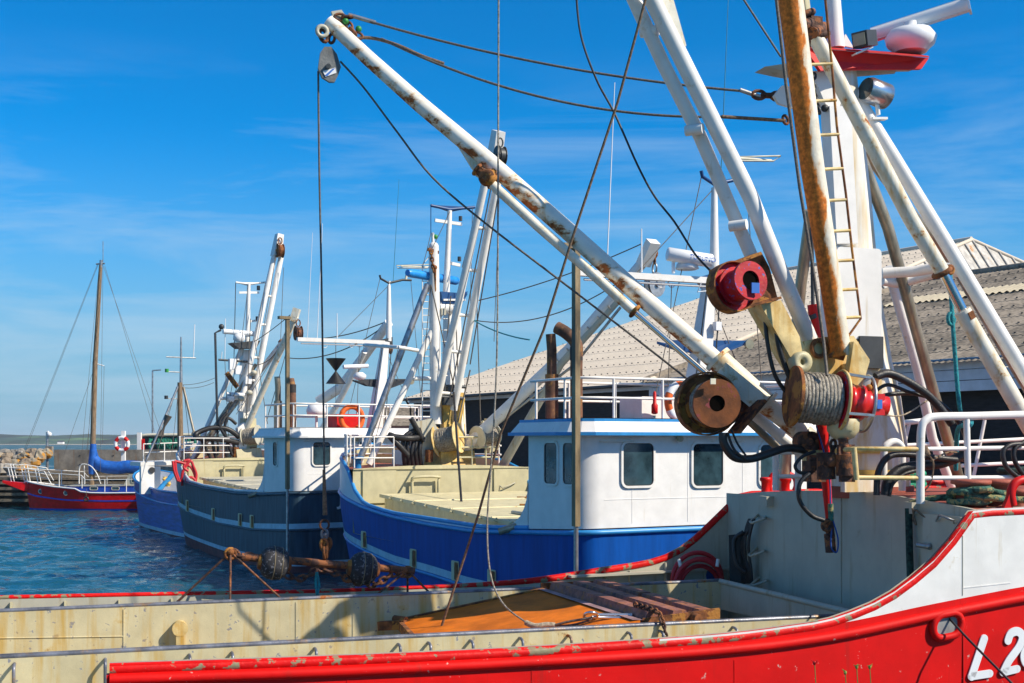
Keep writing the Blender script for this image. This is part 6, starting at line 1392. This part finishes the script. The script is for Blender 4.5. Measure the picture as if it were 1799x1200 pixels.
obj('swivel_block', MB().tube([g(1484,798,-1.5), g(1486,835,-1.5)], .115, 14).tube([g(1481,770,-1.5), g(1484,798,-1.5)], .06, 10).beam(g(1472,797,-1.5), g(1500,797,-1.5), .05, .22).beam(g(1476,838,-1.5), g(1500,838,-1.5), .06, .12), RUSTD, T0)
obj('cup', MB().lathe(g(1481,772,-1.4), (0,0,1), [(-.02,.04),(.02,.13),(.10,.19),(.24,.20),(.25,.19)], 20), CREAM, T0)
obj('valve_block', MB().box(g(1430,828,-1.0), .22,.2,.26, F0).tube([g(1420,806,-1.0), g(1436,806,-1.0)], .05, 8).tube([g(1450,795,-1.3), g(1452,842,-1.3)], .11, 10).ball(g(1460,810,-1.4), .09), RUSTD, T0)
obj('valve_panel', MB().box(g(1432,812,-.9), .26,.2,.30, F0), CREAMY, T0)
obj('mast_chain', MB().chain([g(1464,775,-1.3), g(1462,800,-1.3), g(1458,830,-1.3)], .11, .02), RUSTD, T0)
hose = lambda pts, r, t, nm='hydraulic_hose', m=BLACK, par=None, k=6: cable(smooth_path([g(*((p+(t,))[:3])) for p in pts], k), r, nm, par or T0, m)
hose([(1270,760),(1272,780),(1290,803),(1320,806),(1350,797),(1385,787),(1420,792)], .052, -.9)
hose([(1278,760),(1290,790),(1312,808)], .018, -.95); hose([(1285,755),(1296,780),(1310,800)], .014, -.9)
hose([(1432,793),(1410,802),(1397,818),(1405,830),(1425,830)], .022, -1.2); hose([(1422,832),(1405,850),(1405,880),(1425,905),(1447,914)], .028, -1.5)
hose([(1343,540),(1348,600),(1362,660),(1390,700)], .026, -1.0); hose([(1362,560),(1370,615),(1390,670),(1402,700)], .034, -1.1)
hose([(1538,662),(1560,656),(1590,668),(1625,690),(1650,715),(1672,745)], .055, -1.0); hose([(1535,690),(1560,676),(1600,690),(1640,700)], .024, -.9)
hose([(1537,700),(1570,692),(1620,693),(1660,715),(1690,752),(1698,785),(1690,810)], .030, -.8); hose([(1536,722),(1560,730),(1590,728),(1630,703)], .010, -.9, m=ROPEW)
hose([(1540,870),(1543,830),(1560,803),(1590,798),(1650,805),(1680,808)], .040, -1.7); hose([(1555,870),(1560,845),(1580,825),(1610,818),(1650,815),(1690,800),(1695,780)], .060, -1.6)
hose([(1562,872),(1568,850),(1590,832),(1620,825)], .026, -1.65)
hose([(1790,840),(1768,820),(1762,795),(1775,782),(1799,780)], .030, -2.05); hose([(1810,850),(1785,815),(1782,790),(1800,776)], .030, -2.05)

# ------------------------------------------------------------------ loose things on and over the red boat
def loose(nm, mb, m, label, cat, group=None): return obj(nm, mb, m, None, label, cat, group)
# rusty hatch cover leaning in the hold with its beams
def hp(s_, t_, z_): return F0.P(s_, t_, z_)
HC = thing('hatch_cover', 'orange rusty hatch cover with ribbed beams lying in the hold of the red boat', 'hatch cover', hp(5,.3,2.3))
zA = F0.on_t(700,1090,1.95); sA = F0.st(zA)[0]; zB_ = F0.on_t(955,1035,1.95); sB_ = F0.st(zB_)[0]
q = [hp(sA,1.95,zA.z), hp(sB_,1.95,zB_.z), hp(sB_,-1.42,zB_.z+.02), hp(sA-.3,-1.42,zA.z-.02)]
obj('plate', MB().prism(q, V((0,0,-.05))), RUSTO, HC); mb = MB()
for a, b_2 in ((0,1),(3,0)): mb.beam(q[a]+V((0,0,-.04)), q[b_2]+V((0,0,-.04)), .06, .12)
obj('edge_frame', mb, RUST, HC); obj('corner_fitting', MB().beam(q[0]+V((-.25,-.1,-.06)), q[0]+V((.12,-.25,-.02)), .10, .12).tube([q[0]+V((-.05,-.05,.03)), q[0]+V((.12,-.2,.03))], .05, 8), RUST, HC)
obj('weld_edge', MB().prism([q[1]+V((-.09,0,.004)), q[1]+V((.03,0,.004)), q[2]+V((.03,0,.004)), q[2]+V((-.09,0,.004))], V((0,0,.004))), mat('pale_weld_edge', (.36,.22,.22), .7, var=.3), HC)
for k, s_ in enumerate((6.0, 6.33, 6.66)):
    segs = [(1.9,-1.40)] if k < 2 else [(1.95,.35),(.25,-1.40)]
    for ta, tb in segs:
        mb = MB(); z_ = zB_.z-.02
        prof = [(-.12,0),(-.08,.13),(.08,.13),(.12,0)]
        mb.prism([hp(s_+a, ta, z_+h) for a, h in prof], F0.r*(tb-ta)); obj('beam', mb, RUSTP, HC)
z_ = zB_.z
obj('end_bar', MB().prism([hp(5.85,-1.42,z_-.06), hp(6.84,-1.42,z_-.06), hp(6.84,-1.42,z_+.12), hp(5.85,-1.42,z_+.04)], F0.r*.03).tube([hp(6.5,-1.56,z_+.02), hp(6.5,-1.3,z_+.02)], .06, 12), RUST, HC); obj('end_bar', MB().prism([hp(5.8,2.0,z_-.06), hp(6.72,2.0,z_-.06), hp(6.72,2.0,z_+.08), hp(5.8,2.0,z_+.08)], F0.r*.03), RUST, HC)
loose('chain', MB().chain([hp(5.95,-.95,z_+.14), hp(5.98,-1.25,z_+.14), hp(6.0,-1.55,z_+.12), hp(6.02,-1.66,z_-.05), hp(6.02,-1.66,1.95)], .085, .014), RUSTD, 'rusty chain draped over the near hold edge beside the hatch cover beams', 'chain')
# dredge beam with rubber rollers on the far side deck
dtq = 2.72
DB = thing('dredge_beam', 'rusty dredge beam with two black rubber rollers on tripod stands along the far bulwark', 'dredge', F0.P(2,dtq,1.9))
obj('beam', MB().tube([g(424,978,dtq), g(728,1003,dtq)], [.056,.052], 14), RUSTD, DB)
for (x, y, rx) in ((482,989,25),(638,999,24)):
    c = g(x,y,dtq); ax = (g(728,1003,dtq)-g(424,978,dtq)).normalized()
    w_r = obj('roller', MB().lathe(c, ax, [(-.19,.07),(-.18,.14),(-.14,.19),(-.08,.225),(0,.235),(.08,.225),(.14,.19),(.18,.14),(.19,.07)], 32), TYRE, DB)
    obj('roller_band', MB().torus(c-ax*.02, ax, .234, .006, 32, 5).torus(c+ax*.09, ax, .222, .005, 32, 5), mat('tan_seam', (.25,.20,.12), .8), w_r); obj('roller_hub', MB().lathe(c, ax, [(.17,.12),(.22,.10),(.23,.08)], 20).lathe(c, ax*-1, [(.17,.12),(.22,.10),(.23,.08)], 20), RUST, w_r)
def d_(x, y, t=dtq): return g(x, y, t)
for apex, feet in (((405,970),((300,1068,2.9),(404,1068,2.3),(505,1062,2.5))), ((716,1002),((640,1062,2.4),(716,1055,2.9),(765,1052,2.5)))):
    for x, y, t in feet: obj('tripod_leg', MB().tube([d_(*apex), g(x,y,t)], .016, 8), RUSTD, DB)
    obj('tripod_head', MB().ball(d_(*apex), .055).torus(d_(apex[0]-0,apex[1]+3), F0.r, .07, .025, 14, 6), RUST, DB)
obj('chain', MB().chain([d_(408,968), d_(420,978), d_(440,975), d_(452,985)], .15, .022).chain([d_(502,1010), d_(525,1018), d_(545,1010), d_(555,998)], .13, .02).chain([d_(560,998), d_(600,1010), d_(615,1022), d_(660,1028), d_(690,1008), d_(712,1003)], .13, .02).chain([d_(700,1005), d_(722,1010)], .16, .026), RUSTD, DB)
loose('rope_end', MB().tube(smooth_path([g(557,1005,dtq-.05), g(555,1025,dtq-.05), g(558,1048,dtq-.05)],5), .022, 6).tube(smooth_path([g(557,1005,dtq-.07), g(561,1030,dtq-.07), g(556,1050,dtq-.07)],5), .015, 6), ROPET, 'frayed pale rope end hanging from the middle of the dredge beam', 'rope')
# hoist line with hook chain down to the dredge beam
cable2 = lambda pts, r, m, label, cat='cable', nm='hoist_line', n=8: loose(nm, MB().tube(pts, r, n), m, label, cat)
hx = thing('hoist_line', 'steel hoist cable with ring and chain hanging from the boom tip to the dredge beam', 'cable', g(570,900,dtq))
obj('wire', MB().tube(smooth_path([g(559,125,dtq-.2), g(561,300,dtq-.15), g(565,500,dtq-.1), g(568,700,dtq), g(570,850,dtq), g(571,905,dtq)], 5), .014, 8), CABLE, hx)
obj('splice', MB().tube([g(569,825,dtq), g(571,905,dtq)], [.02,.034], 8), ROPEB, hx)
obj('ring', MB().torus(g(570,922,dtq), F0.r, .062, .016, 20, 8, 1.1), RUSTD, hx)
obj('hook', MB().chain([g(570,932,dtq), g(571,955,dtq)], .14, .02).ball(g(571,940,dtq), .035), RAILST, hx)
obj('chain', MB().chain([g(569,950,dtq), g(571,985,dtq)], .16, .026).chain([g(576,948,dtq), g(573,985,dtq)], .16, .026), RUST, hx)
cable2(smooth_path([g(598,108,2.45), g(640,155,2.3), g(700,235,2.1), g(760,312,1.8), g(850,390,1.4), g(1000,505,.7), g(1130,605,.2), g(1238,690,-.2)], 5), .014, CABLE, 'steel hoist wire running from the tip block back down to the rusty winch drum')
cable2([g(1150,-60,-1.6), g(1085,180,-1.2), g(1005,420,-.8), g(955,580,-.5), g(880,760,.1), g(840,905,.5), g(772,1112,.9)], .016, ROPEB, 'taut brown wire crossing the whole picture down to the rusty hatch cover')
cable2(smooth_path([g(876,-40,.0), g(875,300,.1), g(873,620,.1), g(864,800,.1), g(856,920,.1), g(862,1010,.0), g(885,1062,-.3), g(925,1094,-.6)], 6), .011, CABLEL, 'thin steel wire hanging from above and curving onto the hatch cover')
hk = thing('hook', 'steel hook with whipped rope lying on the rusty hatch cover', 'hook', g(1030,1090,-1.0))
obj('rope_whipping', MB().tube(smooth_path([g(924,1094,-.6), g(940,1100,-.7), g(960,1098,-.75), g(975,1099,-.8)], 4), .035, 8), ROPEW, hk)
obj('rope', MB().tube(smooth_path([g(972,1099,-.8), g(1000,1092,-.9), g(1030,1087,-1.0), g(1045,1083,-1.0)], 4), .016, 6).tube(smooth_path([g(972,1100,-.8), g(1005,1098,-.9), g(1035,1090,-1.0)], 4), .014, 6), CABLE, hk)
obj('hook_body', MB().torus(g(1038,1082,-1.0), V((0,.5,.9)), .08, .018, 18, 6, 1.4).tube(smooth_path([g(1040,1084,-1.0), g(1070,1085,-1.0), g(1100,1085,-1.05), g(1110,1080,-1.05), g(1098,1080,-1.0), g(1048,1080,-.95)], 4), .02, 8), ALU, hk)
cable2(smooth_path([g(1011,-30,.4), g(1020,60,.4), g(1048,140,.4), g(1080,200,.4), g(1120,290,.2), g(1150,345,0), g(1185,390,-.2), g(1220,445,-.4), g(1250,478,-.6)], 6), .014, BLACK, 'black electric cable hanging in a wavy line from above to the red winch')
cable2([g(1294,-20,.3), g(1372,100,.1)], .014, CABLE, 'short steel wire running to the red boat mast head from above')
# red hose coil on hooks at the far bulwark
mb = MB()
cc = F0.P(F0.st(F0.on_t(1222,1010,FT-.3))[0], FT-.36, F0.on_t(1222,1018,FT-.3).z)
for k, (R, dx, dt_) in enumerate(((.42,0,0),(.37,.03,-.05),(.40,-.02,-.09),(.33,.05,.03))): mb.torus(cc+F0.u*dx+F0.r*dt_+V((0,0,-.04*k)), F0.r, R, .036, 40, 10)
loose('hose', mb, HOSER, 'coil of thick red hose hung inside the far bulwark next to the forecastle wall', 'hose')
[obj('hose_hook', MB().tube([cc+V((q_*.3,-.12,.33)), cc+V((q_*.28,-.15,.22))], .03, 6), WHITE, T0) for q_ in (-1, 1)]
# black cables hanging on the wall
mb = MB(); random.seed(2)
for k in range(6):
    x = 1302+k*2; mb.tube(smooth_path([w_(x+14,912,.14), w_(x+8,930,.16), w_(x+random.uniform(-4,6),960,.18), w_(x+8,1000,.15), w_(x+10,1025,.12)], 5), .018, 6)
mb.tube(smooth_path([w_(1306,935,.2), w_(1290,950,.3), w_(1294,990,.3), w_(1310,1005,.2)],5), .035, 8)
loose('cable_bundle', mb, BLACK, 'bundle of black cables hung on the ladder rungs of the forecastle wall', 'cable')
# ropes
random.seed(9)
def coil(c, R, n, r, h, flat=1.0):
    pts = []
    for i in range(n*14): a = 2*PI*i/14; rr_ = R*(.75+.25*math.sin(i*.23)); pts.append(c + F0.u*rr_*math.cos(a) + F0.r*rr_*flat*math.sin(a) + V((0,0,h*i/(n*14)+random.uniform(-.01,.01))))
    return smooth_path(pts, 2)
dk1 = F0.P(F0.st(F0.on_t(1706,890,-2.35))[0], -2.35, ztd(-2.35))
mb = MB().tube(coil(dk1, .24, 4, .04, .22), .042, 8); dk2 = F0.P(F0.st(F0.on_t(1752,884,-2.35))[0], -2.35, ztd(-2.35))
mb.tube(smooth_path([w_(1600,893,.06), w_(1603,884,.02), F0.P(9.5,-2.05,ztd(-2.0)+.05), F0.P(9.9,-2.25,ztd(-2.2)+.05), dk1+V((-.1,-.15,.10)), dk1+V((.2,-.26,.08)), dk2+V((.1,-.26,.06)), dk2+V((.6,-.3,.05)), dk2+V((1.2,-.2,.05))], 6), .04, 8)
mb.tube(smooth_path([dk1+V((-.25,.0,.15)), dk1+V((.1,-.3,.18)), dk2+V((0,.25,.12)), dk2+V((.3,0,.1)), dk2+V((-.1,-.25,.14)), dk1+V((.1,.25,.2))], 6), .04, 8)
loose('rope', mb, ROPEG, 'thick green and tan mooring rope wound round the forecastle bollards of the red boat', 'rope')
mb = MB().tube(smooth_path([w_(1596,893,.08), w_(1597,930,.08), w_(1598,970,.09), w_(1600,1030,.09), w_(1601,1060,.08)], 5), .045, 8); loose('rope', mb, ROPEDG, 'dark green braided rope hanging straight down the forecastle wall', 'rope')
mb = MB().tube(smooth_path([w_(1603,893,.1), w_(1606,908,.1), w_(1610,922,.1), w_(1604,912,.1), w_(1608,896,.1), w_(1620,905,.1), w_(1632,912,.08)], 5), .012, 6); loose('line', mb, ROPEB, 'thin brown cord looped beside the hanging green rope', 'rope')
c = F0.P(F0.st(F0.on_t(1598,868,1.2))[0], 1.2, ztd(1.2)+.02); loose('rope', MB().tube(coil(c, .30, 4, .04, .22, .6), .04, 8), mat('bright_green_rope', (.02,.28,.16), .85, var=.3, vscale=20, bump=.8), 'coil of bright green rope behind the mast foot', 'rope')
c = F0.P(F0.st(F0.on_t(1790,862,1.0))[0], 1.0, ztd(1.0)+.05); loose('rope', MB().tube(coil(c, .32, 3, .04, .25, .6), .045, 8), ROPEDG, 'dark green rope coil on the forecastle deck at the right edge', 'rope')
mb = MB().tube(smooth_path([g(1669,465,-.9), g(1671,520,-.9), g(1676,600,-.9), g(1684,700,-.9), g(1690,730,-.9), g(1700,745,-1.6), g(1706,738,-1.9), g(1703,748,-2.0), g(1684,752,-1.6), g(1680,790,-1.2), g(1679,825,-1.0)], 6), .030, 8)
mb.torus(g(1671,560,-.9), F0.r, .05, .025, 12, 6, 1.6); loose('rope', mb, ROPET, 'turquoise rope hanging from the cylinder collar to the white railing', 'rope')
loose('line', MB().tube([g(1625,785,-2.0), g(1631,800,-2.05)], .03, 6).tube(smooth_path([g(1632,800,-2.05), g(1640,815,-2.05), g(1634,850,-2.0), g(1612,872,-1.9)],5), .010, 5).tube(smooth_path([g(1636,810,-2), g(1665,795,-1.5), g(1690,798,-1.3), g(1690,810,-1.2)],5), .012, 5), ROPEB, 'thin blue and brown lashing lines tied to the railing post of the red boat', 'rope')
loose('mooring_line', MB().tube([hn(1667,1086,.0), hn(1700,1122,.30), hn(1799,1222,.9), hn(1900,1330,1.4)], .013, 8), BLACK, 'thin dark mooring line leading from the oval hull fairlead down across the lettering', 'mooring line')
# wires crossing to the other boats
def wr(a, b, s, lab, r=.018, m=CABLE): return loose('wire', MB().tube(sag(a, b, s, 20), r, 6), m, lab, 'cable')
wr(b_(840,528,-.3), b_(1128,428,-5), .15, 'upper of the two steel wires from the blue boat forecastle mast to the boom head'); wr(b_(835,563,-.3), b_(1110,480,-4.8), .55, 'lower slack steel wire from the blue boat forecastle mast to its right boom')
wr(k_(447,600,-.3), k_(510,553,-2.9), .05, 'upper steel wire of the navy boat crane between mast and boom head'); wr(k_(430,635,-.3), k_(505,590,-2.6), .6, 'lower slack wire of the navy boat crane')
wr(k_(520,595,-.4), k_(676,566,-5.8), .25, 'upper steel wire over the navy boat wheelhouse to the boom head at its right', .025); wr(k_(500,628,-.4), k_(672,575,-5.8), .5, 'lower steel wire over the navy boat wheelhouse to the boom head at its right', .025)
wr(b_(836,380,-.2), b_(812,470,-.2), .0, 'short wire beside the topmast of the blue boat'); wr(b_(876,262,-3.3), b_(790,700,-.9), .0, 'hoist wire inside the double boom of the blue boat', .022); wr(b_(874,350,-3), b_(826,640,-1), .0, 'outer hoist wire right of the double boom of the blue boat', .022)
wr(b_(826,650,-.5), b_(800,760,-.5), 0, 'thin chain hoist line at the right of the blue boat mast', .025); wr(b_(828,560,-1), b_(930,597,-9), .1, 'thin turquoise cord tied from the blue boat mast to its exhaust pipe', .02, ROPET)
wr(b_(757,500,-.4), b_(800,690,-.4), 0, 'dark hoist wire on the upright boom of the blue boat', .02); wr(b_(797,690,-.7), b_(812,902,-5), 0, 'dark line running down from the blue boat mast to its hatch lid', .035, BLACK)
# weeds on the quay edge below the camera
for i, (x, y, h) in enumerate(((1431,1165,.10),(1505,1172,.12),(1528,1172,.12),(1485,1182,.05))):
    p = px(x, y, 5.2); t = thing('weed', ['single thin weed with red seed tip at the bottom edge', 'dandelion bud on a stalk, left of the pair at the bottom edge', 'dandelion bud on a stalk, right of the pair at the bottom edge', 'short dandelion stalk at the bottom edge between the taller weeds'][i], 'weed', p-V((0,0,.55)))
    obj('stem', MB().tube(smooth_path([p-V((.02,0,.55)), p-V((-.01,0,.25)), p], 4), .0018, 6), GREENP, t)
    mb = MB().ball(p, .007, (1,1,1.3), 8)
    for k in range(7): mb.beam(p, p+V((random.uniform(-.013,.013), random.uniform(-.013,.013), random.uniform(.003,.014))), .002, .002)
    obj('bud', mb, mat('weed_bud_green', (.22,.30,.05), .7) if i else REDP, t)

# ------------------------------------------------------------------ air
hzm = bpy.data.materials.new('haze_air'); hzm.use_nodes = True; n = hzm.node_tree; n.nodes.clear()
ho = n.nodes.new('ShaderNodeOutputMaterial'); hv = n.nodes.new('ShaderNodeVolumePrincipled'); hv.inputs['Color'].default_value = (.80,.90,1,1); hv.inputs['Density'].default_value = .00013; hv.inputs['Anisotropy'].default_value = 0
n.links.new(hv.outputs[0], ho.inputs['Volume'])
me = bpy.data.meshes.new('haze'); mb = MB().box(V((0,0,15)), 15000, 11000, 36)
o = obj('haze', mb, hzm, kind='stuff', base=(0,0,0)); o['label'] = 'thin pale sea air';
